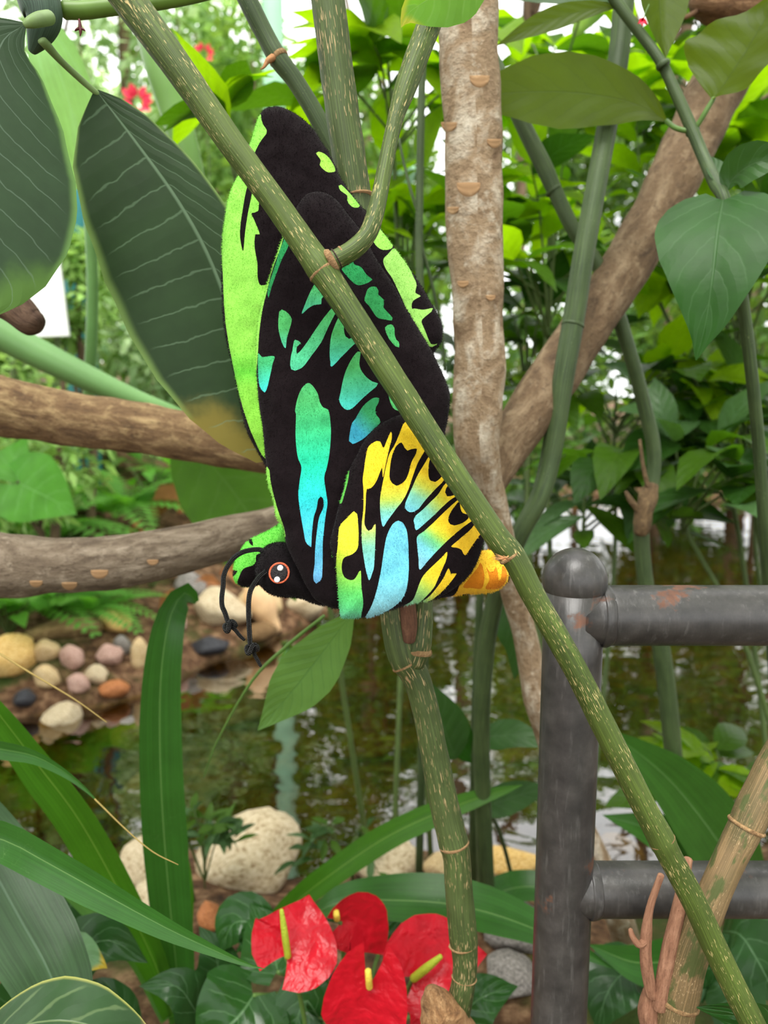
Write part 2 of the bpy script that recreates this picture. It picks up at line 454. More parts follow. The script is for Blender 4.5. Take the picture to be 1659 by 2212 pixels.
def stone(px, py, wpx, hpx, col, label, group=None, name='stone', sink=0.25, zoff=0.0):
    p, d = hit(px, py)
    sx, sz = wpx * .95 / 2 / FPX * d, hpx * .95 / 2 / FPX * d
    r = RNG.Random if False else RNG
    me = STONE[r.randrange(9)].copy(); me.materials.append(SM[col])
    o = new_obj(name, me)
    sy = (sx + sz) / 2 * r.uniform(.85, 1.15)
    o.scale = (sx, sy, sz); o.rotation_euler = (0, r.uniform(-.15, .15), r.uniform(-.5, .5))
    o.location = (p.x, p.y + sy * 0.3, ground_z(p.x, p.y + sy * .3) + sz * (1 - 2 * sink) + zoff)
    return tag(o, label, 'stone', group)
FARB = 'stones along the far bank'; NEARB = 'stones along the near bank'; WETS = 'stones in the stream'
for a in [
    (22, 1462, 120, 108, 'yellow', 'big golden angular stone at the frame edge of the far bank', FARB),
    (95, 1432, 74, 62, 'tan', 'rounded tan stone right beside the golden angular stone', FARB),
    (98, 1490, 84, 56, 'tan', 'tan stone at the waterline below the rounded tan one', FARB),
    (155, 1447, 66, 62, 'pink', 'dusky pinkish brown rounded stone on the far bank', FARB),
    (166, 1492, 66, 46, 'pink', 'pale pink stone low at the waterline of the far bank', FARB),
    (232, 1442, 64, 58, 'pink', 'upright pinkish tan stone between pink stone and upright strap leaf', FARB),
    (206, 1474, 56, 52, 'white', 'small whitish stone below the upright pinkish tan stone', FARB),
    (246, 1366, 86, 60, 'yellow', 'yellowish white oval stone lying on top of the far bank pile', FARB),
    (262, 1410, 54, 50, 'grey', 'grey stone under the yellowish white oval stone', FARB),
    (240, 1508, 78, 44, 'orange', 'wet orange brown stone at the water edge', FARB),
    (52, 1524, 62, 46, 'dark', 'wet blackish stone below the golden stone', FARB),
    (300, 1440, 46, 80, 'tan', 'slim tan stone tucked behind the upright strap leaf', FARB),
    (480, 1345, 130, 92, 'white', 'large white stone under the butterfly antennae', FARB),
    (415, 1300, 84, 86, 'grey', 'grey brown upright stone between strap leaf and white stone', FARB),
    (560, 1330, 110, 80, 'tan', 'tan stone directly below the butterfly head', FARB),
    (555, 1385, 96, 48, 'brown', 'flat brown stone at the water under the tan stone', FARB),
    (450, 1415, 110, 44, 'dark', 'dark wet flat stone at the water under the white stone', FARB),
    (665, 1330, 120, 70, 'white', 'pale stone half hidden behind the hanging lance leaf', FARB),
    (380, 1360, 60, 50, 'pink', 'small pinkish stone beside the upright strap leaf tip', FARB),
    (130, 1592, 112, 78, 'white', 'white stone with yellow moss standing in the water', WETS),
    (268, 1625, 84, 96, 'grey', 'grey slab lying under water beside the upright strap leaf', WETS),
    (305, 1735, 96, 84, 'grey', 'lower grey slab under water near the near bank', WETS),
    (660, 1800, 300, 90, 'olive', 'large olive boulder under water behind the cream boulder', WETS),
    (500, 1560, 190, 60, 'olive', 'flat olive stone under water in mid stream', WETS),
    (780, 1640, 170, 60, 'olive', 'olive stone under water beside the lower cane', WETS),
    (1110, 1640, 170, 60, 'grey', 'grey stone under water beside the fence post', WETS),
    (1420, 1500, 150, 50, 'olive', 'olive stone under water behind the fence rails', WETS),
    (535, 1900, 300, 170, 'white', 'large cream boulder on the near bank above the red flowers', NEARB),
    (320, 1905, 150, 130, 'white', 'cream boulder between two strap leaves on the near bank', NEARB),
    (345, 1985, 140, 110, 'white', 'lower cream stone between the strap leaves', NEARB),
    (830, 1905, 210, 120, 'white', 'broad pale boulder right of the cream boulder', NEARB),
    (950, 1900, 90, 70, 'tan', 'small tan stone touching the lower cane', NEARB),
    (1085, 1890, 170, 70, 'yellow', 'ochre flat stone between lower cane and fence post', NEARB),
    (1120, 2060, 160, 120, 'grey', 'pale grey stone beside the fence post foot', NEARB),
    (1110, 2160, 150, 90, 'grey', 'mossy grey stone below the pale grey one', NEARB),
    (190, 1900, 90, 70, 'brown', 'reddish brown stone under the broad strap leaf', NEARB),
    (452, 2005, 60, 70, 'orange', 'small orange stone under the cream boulder', NEARB),
    (1345, 1855, 120, 70, 'white', 'cream stone behind the lower rail', NEARB),
    (1250, 860, 62, 40, 'pink', 'pink stone on the distant bank closest to the straight cane', 'stones on the distant bank behind the limb'),
    (1300, 845, 60, 40, 'pink', 'topmost pink stone on the distant bank', 'stones on the distant bank behind the limb'),
    (1340, 868, 60, 40, 'white', 'whitish stone beside the topmost pink stone on the distant bank', 'stones on the distant bank behind the limb'),
    (1275, 900, 46, 34, 'grey', 'grey stone at the foot of the distant pink stones', 'stones on the distant bank behind the limb'),
    (1318, 908, 48, 34, 'white', 'small whitish stone at the foot of the distant stones', 'stones on the distant bank behind the limb'),
    (1235, 895, 44, 32, 'white', 'small pale stone touching the straight cane on the distant bank', 'stones on the distant bank behind the limb'),
    (1480, 905, 66, 40, 'pink', 'pink stone on the distant bank under the heart shaped leaf', 'stones on the distant bank behind the limb'),
    (1510, 930, 50, 34, 'white', 'pale stone beside the pink one under the heart shaped leaf', 'stones on the distant bank behind the limb'),
]: stone(*a)

# weathered log on the far bank
p0, d0 = hit(60, 1392); p1, d1 = hit(215, 1372)
lg = tube('driftwood_log', [(p0.x, p0.y, p0.z + .03, .028), ((p0.x + p1.x) / 2, (p0.y + p1.y) / 2, (p0.z + p1.z) / 2 + .045, .04), (p1.x, p1.y, p1.z + .04, .03)],
          bark_mat('driftwood', (178, 152, 108), (128, 104, 70), (70, 56, 36)), rough=.25, rfreq=18)
tag(lg, 'weathered mossy log lying behind the far bank stones', 'log')

# ------------------------------------------------------------------ plush butterfly
def plush_mat(name, fixed=None):
    t = NT(name); ob = t.obj()
    n1 = t.noise(ob, 420.0, 3.0, 0.7); n2 = t.noise(ob, 1500.0, 2.0)
    if fixed: col = lin(fixed)
    else: col = t.n('Attribute', dict(attribute_name='print')).outputs['Color']
    c = t.mix(t.math('MULTIPLY', n1, 0.30), col, (0.0, 0.0, 0.0, 1.0))
    nm = t.bump(t.math('ADD', n1, t.math('MULTIPLY', n2, 0.6)), 0.35, 0.0012)
    return t.done(t.bsdf(c, 0.95, nm, 0.12, Sheen_Weight=0.05, Sheen_Roughness=0.45))
PLUSH = plush_mat('printed_plush')
BK = (22, 14, 17)
def cr(ox, oy, s, pts): return [(ox + x / s, oy + y / s) for x, y in pts]
A_ = lambda p: cr(460, 220, 5.53, p)
B_ = lambda p: cr(700, 300, 5.53, p)
C_ = lambda p: cr(460, 550, 5.53, p)
D_ = lambda p: cr(700, 550, 5.53, p)
E_ = lambda p: cr(460, 900, 5.53, p)
F_ = lambda p: cr(700, 880, 4.81, p)
G_ = lambda p: cr(850, 880, 4.808, p)
H_ = lambda p: cr(460, 1120, 5.53, p)
def lerp3(a, b, t): return tuple(x + (y - x) * t for x, y in zip(a, b))
def grad(stops, f):
    def g(x, y):
        v = f(x, y)
        if v <= stops[0][0]: return stops[0][1]
        for (a, ca), (b, cb) in zip(stops, stops[1:]):
            if v <= b: return lerp3(ca, cb, (v - a) / (b - a))
        return stops[-1][1]
    return g
def solid(c): return lambda x, y: c

def pillow(name, parent, outline, pats, depth, thick, base=BK, back=None, infl=70, step=7.5, tilt=(0, 0), wr=0.0, mat=PLUSH, dens=5.0, flat=0.0, fuzz=12000):
    """stuffed fabric panel: outline and printed patches traced flat, sewn front and back"""
    cx = sum(p[0] for p in outline) / len(outline); cy = sum(p[1] for p in outline) / len(outline)
    c0 = P(cx, cy, depth)
    nrm = Vector(-FWD); nrm = (nrm + RGT * tilt[0] + UPV * tilt[1]).normalized()
    def on(px, py):
        r = ray(px, py); return CAM + r * ((c0 - CAM).dot(nrm) / r.dot(nrm))
    ol = catmull(outline, dens, True)
    V = [tuple(p) for p in ol]; Eg = [(i, (i + 1) % len(ol)) for i in range(len(ol))]
    PP = []
    for poly, fn in pats:
        pl = catmull(poly, dens, True); PP.append((pl, fn))
        b0 = len(V); V += [tuple(p) for p in pl]; Eg += [(b0 + i, b0 + (i + 1) % len(pl)) for i in range(len(pl))]
    # rings close to the seam keep the rounded rim smooth
    tn = np.roll(ol, -1, 0) - np.roll(ol, 1, 0); tn /= np.linalg.norm(tn, axis=1)[:, None] + 1e-9
    area = np.sum(ol[:, 0] * np.roll(ol[:, 1], -1) - np.roll(ol[:, 0], -1) * ol[:, 1])
    inn = np.stack([-tn[:, 1], tn[:, 0]], 1) * (1 if area > 0 else -1)
    cand = [ol + inn * k for k in (1.3, 3.5, 7.0, 12.0)]
    x0, y0 = ol.min(0); x1, y1 = ol.max(0)
    gxx, gyy = np.meshgrid(np.arange(x0, x1, step), np.arange(y0, y1, step * .87))
    gxx[1::2] += step / 2
    g = np.stack([gxx.ravel(), gyy.ravel()], 1)
    dg = dist_poly(ol, g[:, 0], g[:, 1]); g = g[(dg > 14)]
    cand = np.concatenate(cand + [g]); ci = inside(ol, cand[:, 0], cand[:, 1]); cand = cand[ci]
    dd = dist_poly(ol, cand[:, 0], cand[:, 1]); cand = cand[dd > 1.0]
    for pl, _ in PP:
        dd = dist_poly(pl, cand[:, 0], cand[:, 1]); cand = cand[dd > 1.2]
    V += [tuple(p) for p in cand]
    ov, oe, of, *_ = delaunay_2d_cdt([Vector(v) for v in V], Eg, [], 0, 0.02)
    ov = np.array([tuple(v) for v in ov]); of = np.array(of)
    cen = ov[of].mean(1); keep = inside(ol, cen[:, 0], cen[:, 1]); of = of[keep]; cen = cen[keep]
    pid = np.full(len(of), -1)
    for k, (pl, _) in enumerate(PP): pid[inside(pl, cen[:, 0], cen[:, 1])] = k
    used = np.unique(of); remap = -np.ones(len(ov), int); remap[used] = np.arange(len(used)); ov = ov[used]; of = remap[of]
    d = dist_poly(ol, ov[:, 0], ov[:, 1])
    tt = np.clip(d / infl, 0, 1)
    h = thick * (np.sqrt(np.maximum(0, 1 - (1 - tt) ** 2)) * (1 - flat) + flat * np.sqrt(np.clip(d / (infl * .3), 0, 1)))
    rim = d < 0.35
    h[rim] = 0
    if wr:
        wn_ = np.array([mnoise.noise(Vector((x * .018, y * .011, 3.3 + thick))) + .5 * mnoise.noise(Vector((x * .05, y * .035, 7.7))) for x, y in ov])
        h = h * (1 + wr * wn_)
    org = parent.location; n = len(ov); ver = []; bidx = np.zeros(n, int)
    flatp = [on(x, y) for x, y in ov]
    for i in range(n): ver.append(tuple(flatp[i] + nrm * h[i] - org))
    for i in range(n):
        if rim[i]: bidx[i] = i
        else:
            bidx[i] = len(ver); ver.append(tuple(flatp[i] - nrm * h[i] - org))
    faces, cols = [], []
    e1 = ov[of[:, 1]] - ov[of[:, 0]]; e2 = ov[of[:, 2]] - ov[of[:, 0]]
    ccw = (e1[:, 0] * e2[:, 1] - e1[:, 1] * e2[:, 0]) < 0
    bc = lin(back or base)
    for f, k, s_ in zip(of, pid, ccw):
        f = f if s_ else f[::-1]
        faces.append(tuple(int(i) for i in f))
        fn = PP[k][1] if k >= 0 else solid(base)
        cols += [lin(fn(*ov[i])) for i in f]
    for f, s_ in zip(of, ccw):
        f = f[::-1] if s_ else f
        q = tuple(int(bidx[i]) for i in f)
        if len(set(q)) < 3 or tuple(sorted(q)) == tuple(sorted(int(i) for i in f)): continue
        faces.append(q); cols += [bc] * 3
    me = bpy.data.meshes.new(name); me.from_pydata(ver, [], faces)
    ca = me.color_attributes.new('print', 'FLOAT_COLOR', 'CORNER')
    ca.data.foreach_set('color', np.array(cols, np.float32).ravel())
    me.update(); o = new_obj(name, me, mat, parent)
    # short pile standing off the cloth
    if fuzz:
        rg = np.random.default_rng(len(ver)); VA = np.array(ver); FA = np.array(faces); CA = np.array(cols).reshape(-1, 3, 4)
        e1_, e2_ = VA[FA[:, 1]] - VA[FA[:, 0]], VA[FA[:, 2]] - VA[FA[:, 0]]
        nn = np.cross(e1_, e2_); ar = np.linalg.norm(nn, axis=1); ar[ar < 1e-12] = 1e-12; nn /= ar[:, None]
        vn = np.zeros_like(VA)
        for k_ in range(3): np.add.at(vn, FA[:, k_], nn * ar[:, None])
        vn /= np.linalg.norm(vn, axis=1)[:, None] + 1e-12
        ff = rg.choice(len(FA), fuzz, p=ar / ar.sum()); r1, r2 = rg.random(fuzz), rg.random(fuzz); sw = r1 + r2 > 1; r1[sw], r2[sw] = 1 - r1[sw], 1 - r2[sw]
        p_ = VA[FA[ff, 0]] + e1_[ff] * r1[:, None] + e2_[ff] * r2[:, None]
        n_ = vn[FA[ff, 0]] * (1 - r1 - r2)[:, None] + vn[FA[ff, 1]] * r1[:, None] + vn[FA[ff, 2]] * r2[:, None]
        dr = n_ + rg.normal(size=(fuzz, 3)) * .35 + [0, 0, -.25]; dr /= np.linalg.norm(dr, axis=1)[:, None]
        sd = np.cross(dr, rg.normal(size=(fuzz, 3))); sd /= np.linalg.norm(sd, axis=1)[:, None]
        L_ = rg.uniform(.0010, .0019, fuzz)[:, None]; w_ = .00014
        HV = np.stack([p_ - sd * w_, p_ + sd * w_, p_ + dr * L_], 1).reshape(-1, 3)
        HF = np.arange(fuzz * 3).reshape(-1, 3)
        hm = bpy.data.meshes.new('pile'); hm.from_pydata(HV.tolist(), [], HF.tolist())
        hc = hm.color_attributes.new('print', 'FLOAT_COLOR', 'CORNER')
        hc.data.foreach_set('color', np.repeat(CA[ff, 0], 3, 0).astype(np.float32).ravel()); hm.update()
        po = new_obj('pile', hm, mat, o, smooth=False); po['kind'] = 'stuff'
    return o, on, nrm

bf = empty('plush_butterfly', P(860, 1320, 0.575), 'black, green and yellow plush butterfly hanging head down left among the green canes', 'toy')
bf['label'] = 'black plush butterfly with green, blue and yellow printed wings resting among green canes'
TEAL = [(400, (62, 168, 92)), (620, (66, 178, 104)), (690, (82, 190, 116)), (760, (88, 196, 128)), (870, (84, 190, 112)), (930, (66, 196, 130)), (1010, (40, 212, 172)), (1080, (52, 212, 214)), (1160, (88, 200, 226)), (1240, (112, 182, 228))]
tealf = lambda x, y: y
def local(y0, y1, a, b): return grad([(y0, a), (y1, b)], lambda x, y: y)
gA, gB, cy_ = (84, 184, 104), (92, 196, 134), (84, 206, 204)
emer = solid((46, 150, 84))
lime = (158, 232, 96); lime2 = (140, 222, 84)
NF = ([(617, 499), (597, 554), (576, 620), (566, 655), (558, 690), (554, 731), (552.6, 767), (554, 803), (560, 875), (567, 918), (572, 972), (575, 1008), (579, 1045), (590, 1081), (597, 1117), (612, 1140), (616, 1162), (620, 1180), (632, 1207), (646, 1234), (659, 1262), (668, 1276), (681, 1295),
       (704, 1308), (731, 1315), (790, 1305), (850, 1220), (910, 1110), (948, 1000), (962, 930), (967, 905), (971, 875), (971, 848), (962, 821), (953, 801), (937, 767), (930, 754), (892, 691), (876, 665), (854, 622), (830, 586), (810, 555), (797, 530), (780, 500), (767, 483), (751, 463), (731, 437), (709, 421), (686, 416), (664, 421), (648, 437), (632, 466)])
NFP = [
    (A_([(866, 1545), (885, 1560), (850, 1650), (810, 1800), (745, 1960), (690, 2130)]) + C_([(690, 330), (665, 440), (600, 720), (565, 960), (548, 1200), (527, 1390), (505, 1400), (500, 1200), (505, 1000), (530, 750), (595, 440), (640, 280)]) + A_([(640, 2150), (700, 2000), (760, 1850), (820, 1680)]), solid(lime)),
    (C_([(900, 0), (835, 120), (765, 310), (705, 480), (682, 560), (668, 520), (672, 430), (720, 270), (770, 120), (800, 0)]) + A_([(870, 1660), (900, 1600), (960, 1600), (945, 1690)]), solid((44, 152, 86))),
    (E_([(632, 610), (655, 600), (685, 640), (705, 800), (765, 1050), (835, 1250), (866, 1380), (870, 1440), (840, 1400), (750, 1300), (745, 1200), (700, 1000), (650, 800)]), solid(lime)),
    (D_([(225, 120), (290, 78), (345, 95), (355, 180), (440, 225), (500, 310), (572, 370), (530, 405), (450, 432), (375, 425), (270, 320), (200, 210)]), emer),
    (D_([(515, 490), (560, 455), (620, 460), (642, 500), (640, 545), (702, 600), (707, 650), (700, 690), (760, 755), (808, 810), (800, 842), (700, 830), (620, 805), (540, 690), (480, 620), (495, 550)]), solid((58, 160, 90))),
    (D_([(720, 925), (790, 888), (827, 930), (832, 1020), (850, 1070), (878, 1095), (882, 1165), (840, 1150), (760, 1050)]), solid((78, 178, 100))),
    (D_([(800, 1570), (880, 1600), (980, 1760), (1010, 1850), (950, 1885), (870, 1897), (810, 1860), (765, 1740), (765, 1640)]), solid((90, 190, 108))),
    (D_([(400, 1205), (435, 1208), (420, 1340), (440, 1420), (500, 1500), (570, 1555), (637, 1578), (620, 1612), (480, 1730), (350, 1860), (280, 1890), (220, 1850), (185, 1770), (200, 1690), (240, 1500), (290, 1370), (340, 1280)]), local(800, 880, gA, (76, 206, 190))),
    ([(806.7, 865.5), (817.5, 866), (815.7, 877), (811, 885), (810.5, 899), (820, 917), (800, 938), (783, 953), (762, 963), (754.5, 957), (757, 934), (761, 919), (767, 911), (783, 884), (796, 872)], grad([(0, (60, 162, 100)), (1, (64, 168, 196))], lambda x, y: min(1, max(0, (y - 890 - (x - 785) * .9) / 55)))),
    (C_([(815, 740), (845, 718), (890, 740), (942, 790), (962, 832), (940, 930), (905, 1050), (888, 1168), (850, 1110), (815, 990), (803, 880)]), local(720, 762, gA, (84, 204, 170))),
    (C_([(985, 1085), (1000, 1068), (1067, 1103), (1020, 1150), (1022, 1235), (1060, 1200), (1150, 1080), (1250, 930), (1370, 770), (1490, 655), (1530, 680), (1440, 820), (1350, 1000), (1297, 1110), (1200, 1240), (1110, 1370), (1050, 1415), (1000, 1432), (955, 1415), (943, 1370), (950, 1280), (970, 1180)]), local(690, 805, gA, (88, 206, 160))),
    (C_([(1270, 365), (1340, 400), (1420, 520), (1360, 550), (1308, 600), (1305, 662), (1230, 665), (1150, 710), (1078, 772), (1120, 650), (1170, 530), (1220, 430)]), local(630, 690, gA, (84, 200, 160))),
    (D_([(225, 740), (290, 800), (258, 850), (240, 950), (260, 1030), (300, 1060), (340, 1045), (420, 1005), (450, 1050), (350, 1130), (230, 1250), (98, 1385), (84, 1330), (74, 1220), (90, 1040), (130, 920), (180, 810)]), local(730, 797, gA, (80, 210, 190))),
    (C_([(553, 1195), (600, 1250), (753, 1255), (735, 1340), (700, 1500), (670, 1620), (635, 1672), (600, 1640), (563, 1560), (550, 1400)]), local(790, 845, (72, 186, 118), (72, 226, 218))),
    (C_([(1150, 1573), (1200, 1600), (1260, 1690), (1290, 1800), (1330, 1860), (1385, 1885), (1410, 2000)]) + E_([(1400, 0), (1417, 200), (1400, 450), (1370, 620), (1340, 740), (1360, 900), (1377, 1030), (1360, 1150), (1345, 1250), (1335, 1350), (1322, 1500), (1320, 1700), (1312, 1900), (1290, 1940), (1240, 1977), (1215, 1950), (1208, 1880), (1225, 1750), (1235, 1550), (1255, 1350), (1280, 1200), (1330, 1080), (1325, 980), (1300, 958), (1270, 990), (1250, 1100), (1215, 1210), (1195, 1400), (1187, 1548), (1160, 1530), (1120, 1480), (1095, 1350), (1065, 1180), (1038, 950), (1050, 800), (1072, 620), (1030, 500), (1005, 280), (1010, 0)]) + C_([(1000, 1900), (1020, 1780), (1060, 1670), (1100, 1610)]), grad(TEAL, tealf)),
]
pillow('forewing', bf, NF, NFP, 0.566, 0.015, fuzz=60000, infl=75, wr=.18, tilt=(0.04, 0.0))

NH = [(737, 1333), (733, 1312), (729, 1254), (724, 1219), (714.5, 1188), (713.5, 1167), (721, 1136), (733, 1088), (752, 1021), (771, 982), (787, 951), (816, 921), (845, 903), (872, 894), (890, 893), (922, 906), (960, 950), (1000, 1015), (1034, 1085), (1047, 1130), (1047, 1156), (1041, 1182), (1031, 1213), (1012, 1244), (985, 1269), (954, 1288), (929, 1298), (902, 1302), (871, 1309), (850, 1316), (804, 1331), (783, 1334), (755, 1335)]
YL = (250, 214, 50)
def hg(ax, ay, bx, by, *stops):
    L = (bx - ax) ** 2 + (by - ay) ** 2
    return grad(list(stops), lambda x, y: ((x - ax) * (bx - ax) + (y - ay) * (by - ay)) / L)
BL = (122, 208, 224); MINT = (136, 214, 190); YG = (190, 224, 80)
NHP = [
    (F_([(310, 1083), (340, 1110), (350, 1200), (356, 1330), (345, 1460), (290, 1520), (215, 1550), (190, 1600), (185, 1680), (210, 1750), (260, 1780), (310, 1775), (340, 1735), (377, 1683), (385, 1850), (402, 2000), (390, 2110), (360, 2195), (190, 2195), (160, 2080), (138, 1800), (128, 1600), (145, 1420), (163, 1240), (240, 1150)]), grad([(1110, (238, 232, 62)), (1180, (228, 232, 64)), (1225, (170, 220, 76)), (1280, (96, 202, 104)), (1312, (92, 200, 128)), (1330, (110, 200, 160))], lambda x, y: y)),
    (F_([(540, 368), (575, 375), (608, 442), (640, 370), (685, 276), (692, 340), (665, 450), (640, 560), (615, 680), (600, 742), (592, 640), (575, 680), (530, 790), (480, 850), (440, 857), (432, 900), (425, 1050), (415, 1180), (420, 1230), (455, 1282), (490, 1265), (527, 1213), (522, 1450), (512, 1640), (490, 1720), (463, 1782), (430, 1680), (400, 1500), (388, 1380), (388, 1220), (405, 1050), (405, 870), (398, 760), (413, 650), (428, 540), (460, 420)]), grad([(1040, YL), (1120, (240, 220, 70)), (1150, (190, 222, 130)), (1180, MINT), (1230, BL)], lambda x, y: y)),
    ([(877, 916), (896, 924), (904, 938), (916, 947), (930, 953), (925, 959), (912, 980), (898, 1005), (887, 1034), (877, 1063), (866, 1084), (852, 1102), (835, 1125), (826, 1138), (822, 1127), (819, 1098), (820, 1071), (827, 1034), (833, 1005), (839, 984), (850, 965), (860, 942), (868, 922)], grad([(1045, YL), (1080, (206, 224, 90)), (1105, MINT), (1130, BL)], lambda x, y: y)),
    (F_([(790, 388), (820, 440), (850, 470), (890, 455), (947, 453), (937, 500), (890, 590), (860, 700), (820, 780), (740, 827), (700, 805), (668, 740), (678, 600), (700, 500), (740, 420)]), solid(BK)),
    (G_([(410, 430), (470, 490), (520, 570), (580, 690), (540, 710), (480, 790), (400, 870), (310, 970), (240, 1060), (200, 1085), (150, 1092), (110, 1060), (105, 1010), (140, 920), (180, 830), (230, 720), (290, 620), (350, 520)]), hg(882, 1100, 935, 1000, (.0, BL), (.25, MINT), (.5, (220, 222, 80)), (.7, YL))),
    (G_([(445, 493), (450, 540), (440, 590), (470, 630), (527, 660), (500, 700), (460, 750), (410, 787), (365, 775), (343, 730), (340, 640), (355, 560), (390, 495)]), solid(BK)),
    (G_([(600, 743), (650, 770), (710, 870), (690, 890), (640, 920), (560, 970), (480, 1040), (400, 1120), (300, 1210), (215, 1275), (200, 1220), (190, 1180), (210, 1130), (280, 1070), (360, 990), (440, 910), (490, 830), (540, 780)]), hg(895, 1140, 975, 1050, (.0, BL), (.35, MINT), (.6, (214, 224, 84)), (.78, YL))),
    (G_([(615, 778), (628, 850), (682, 885), (600, 920), (530, 932), (508, 890), (520, 850), (560, 800)]), solid(BK)),
    (G_([(705, 905), (770, 1000), (845, 1110), (800, 1170), (700, 1240), (600, 1320), (520, 1390), (430, 1480), (330, 1590), (253, 1675), (240, 1560), (228, 1450), (225, 1340), (300, 1280), (400, 1190), (500, 1090), (600, 1000), (660, 950)]), hg(900, 1215, 985, 1110, (.0, (146, 210, 230)), (.25, BL), (.42, (120, 210, 140)), (.56, (214, 222, 70)), (.7, YL))),
    (G_([(655, 983), (667, 1050), (690, 1100), (757, 1120), (750, 1155), (690, 1200), (600, 1227), (560, 1215), (538, 1170), (560, 1100), (610, 1030)]), solid(BK)),
    (G_([(865, 1178), (925, 1270), (870, 1330), (800, 1420), (715, 1532), (680, 1475), (620, 1450), (568, 1440), (650, 1370), (760, 1280)]), solid((246, 202, 52))),
    (F_([(760, 1178), (700, 1215), (640, 1340), (610, 1500), (580, 1700), (540, 1880), (490, 2040), (425, 2185), (520, 2172), (680, 2092), (790, 1990), (840, 1880), (862, 1700), (862, 1500), (855, 1380), (840, 1270), (800, 1195)]), grad([(1120, (112, 200, 224)), (1240, (116, 206, 226)), (1320, (152, 216, 230))], lambda x, y: y)),
    (G_([(527, 1493), (520, 1560), (480, 1670), (440, 1770), (400, 1860), (320, 1960), (250, 2028), (95, 2068), (190, 1990), (230, 1880), (265, 1780), (310, 1710), (400, 1620), (470, 1550)]), hg(880, 1305, 955, 1195, (.0, (150, 220, 190)), (.3, (170, 222, 120)), (.5, (226, 224, 70)), (.7, YL))),
    (G_([(545, 1658), (570, 1715), (628, 1713), (590, 1780), (520, 1870), (440, 1950), (370, 2007), (285, 2025), (370, 1940), (430, 1860), (490, 1770)]), hg(915, 1300, 970, 1235, (.0, (160, 220, 150)), (.25, (220, 224, 90)), (.5, YL))),
    (F_([(262, 655), (250, 760), (225, 860), (200, 950), (182, 1000), (160, 1000), (205, 860), (240, 700)]), solid((104, 200, 84))),
    (F_([(68, 1480), (95, 1560), (118, 1640), (130, 1720), (112, 1640), (85, 1580)]), solid((104, 200, 84))),
]
pillow('hindwing', bf, NH, NHP, 0.549, 0.015, fuzz=32000, infl=70, wr=.15, tilt=(0.05, 0.02))

FFo = [(563, 251), (576, 238), (601, 234), (623, 240), (650, 256), (677, 280), (695, 309), (709, 328), (724, 361), (740, 392), (778, 443), (812, 483), (845, 526), (881, 575), (917, 629), (926, 646), (944, 677), (955, 703), (955, 733), (948, 747), (935, 764), (900, 810), (800, 900), (700, 1000), (630, 1060), (600, 1050), (577, 1012), (554, 972), (538, 942), (527, 909), (509, 818), (489, 731), (481, 658), (480, 586), (482, 509), (491, 446), (503, 404), (523, 368), (537, 325), (549, 287), (556, 265)]
FFP = [
    (A_([(350, 810), (430, 890), (510, 1000), (605, 1140), (603, 1160), (585, 1392), (508, 1410), (550, 1520), (608, 1672), (555, 1665), (545, 1800), (580, 2000)]) + [(569, 626), (600, 640), (620, 760), (620, 900), (600, 985), (573, 988), (549, 940), (538, 911), (523, 864), (510, 812), (496, 731), (490, 676), (486, 604), (481, 545), (482, 509), (491, 446), (503, 404)], grad([(400, (152, 226, 92)), (600, (164, 238, 98)), (760, (158, 236, 92)), (808, (118, 222, 74)), (840, (150, 232, 84)), (950, (150, 224, 78))], lambda x, y: y)),
    (A_([(510, 1028), (532, 1060), (500, 1250), (460, 1420), (430, 1650), (413, 1860), (375, 1700), (378, 1500), (410, 1280), (450, 1100)]), solid(BK)),
    (A_([(590, 205), (612, 300), (640, 370), (682, 440), (675, 480), (610, 560), (560, 640), (440, 860), (350, 820), (400, 560), (480, 440), (488, 370), (520, 250)]), solid((150, 226, 92))),
    (A_([(1253, 700), (1280, 673), (1350, 680), (1420, 740), (1467, 830), (1460, 890), (1400, 922), (1340, 890), (1298, 840), (1308, 780)]), solid((166, 226, 88))),
    (B_([(188, 620), (215, 598), (300, 670), (380, 760), (432, 830), (415, 865), (370, 882), (320, 850), (288, 790), (288, 730), (210, 680)]), solid((152, 226, 92))),
    (B_([(600, 1028), (680, 1110), (780, 1220), (822, 1300), (800, 1360), (740, 1392), (680, 1390), (620, 1340), (588, 1270), (588, 1200), (540, 1130)]), solid((160, 226, 98))),
    (B_([(850, 1328), (920, 1410), (1000, 1520), (1060, 1660), (1102, 1770), (1090, 1890), (1152, 1920), (1060, 1990), (1045, 2060), (1060, 2140), (1000, 2120), (900, 1900), (820, 1740), (740, 1620), (715, 1520), (770, 1440)]), solid((164, 224, 110))),
    (D_([(1060, 698), (1180, 705), (1297, 663), (1280, 710), (1190, 800), (1160, 850), (1200, 950), (1272, 1098), (1352, 1078), (1270, 1130), (1180, 1080), (1060, 880), (1030, 760)]), solid((164, 224, 110))),
]
pillow('forewing', bf, FFo, FFP, 0.604, 0.016, fuzz=60000, infl=70, wr=.2, tilt=(-0.03, -0.02))

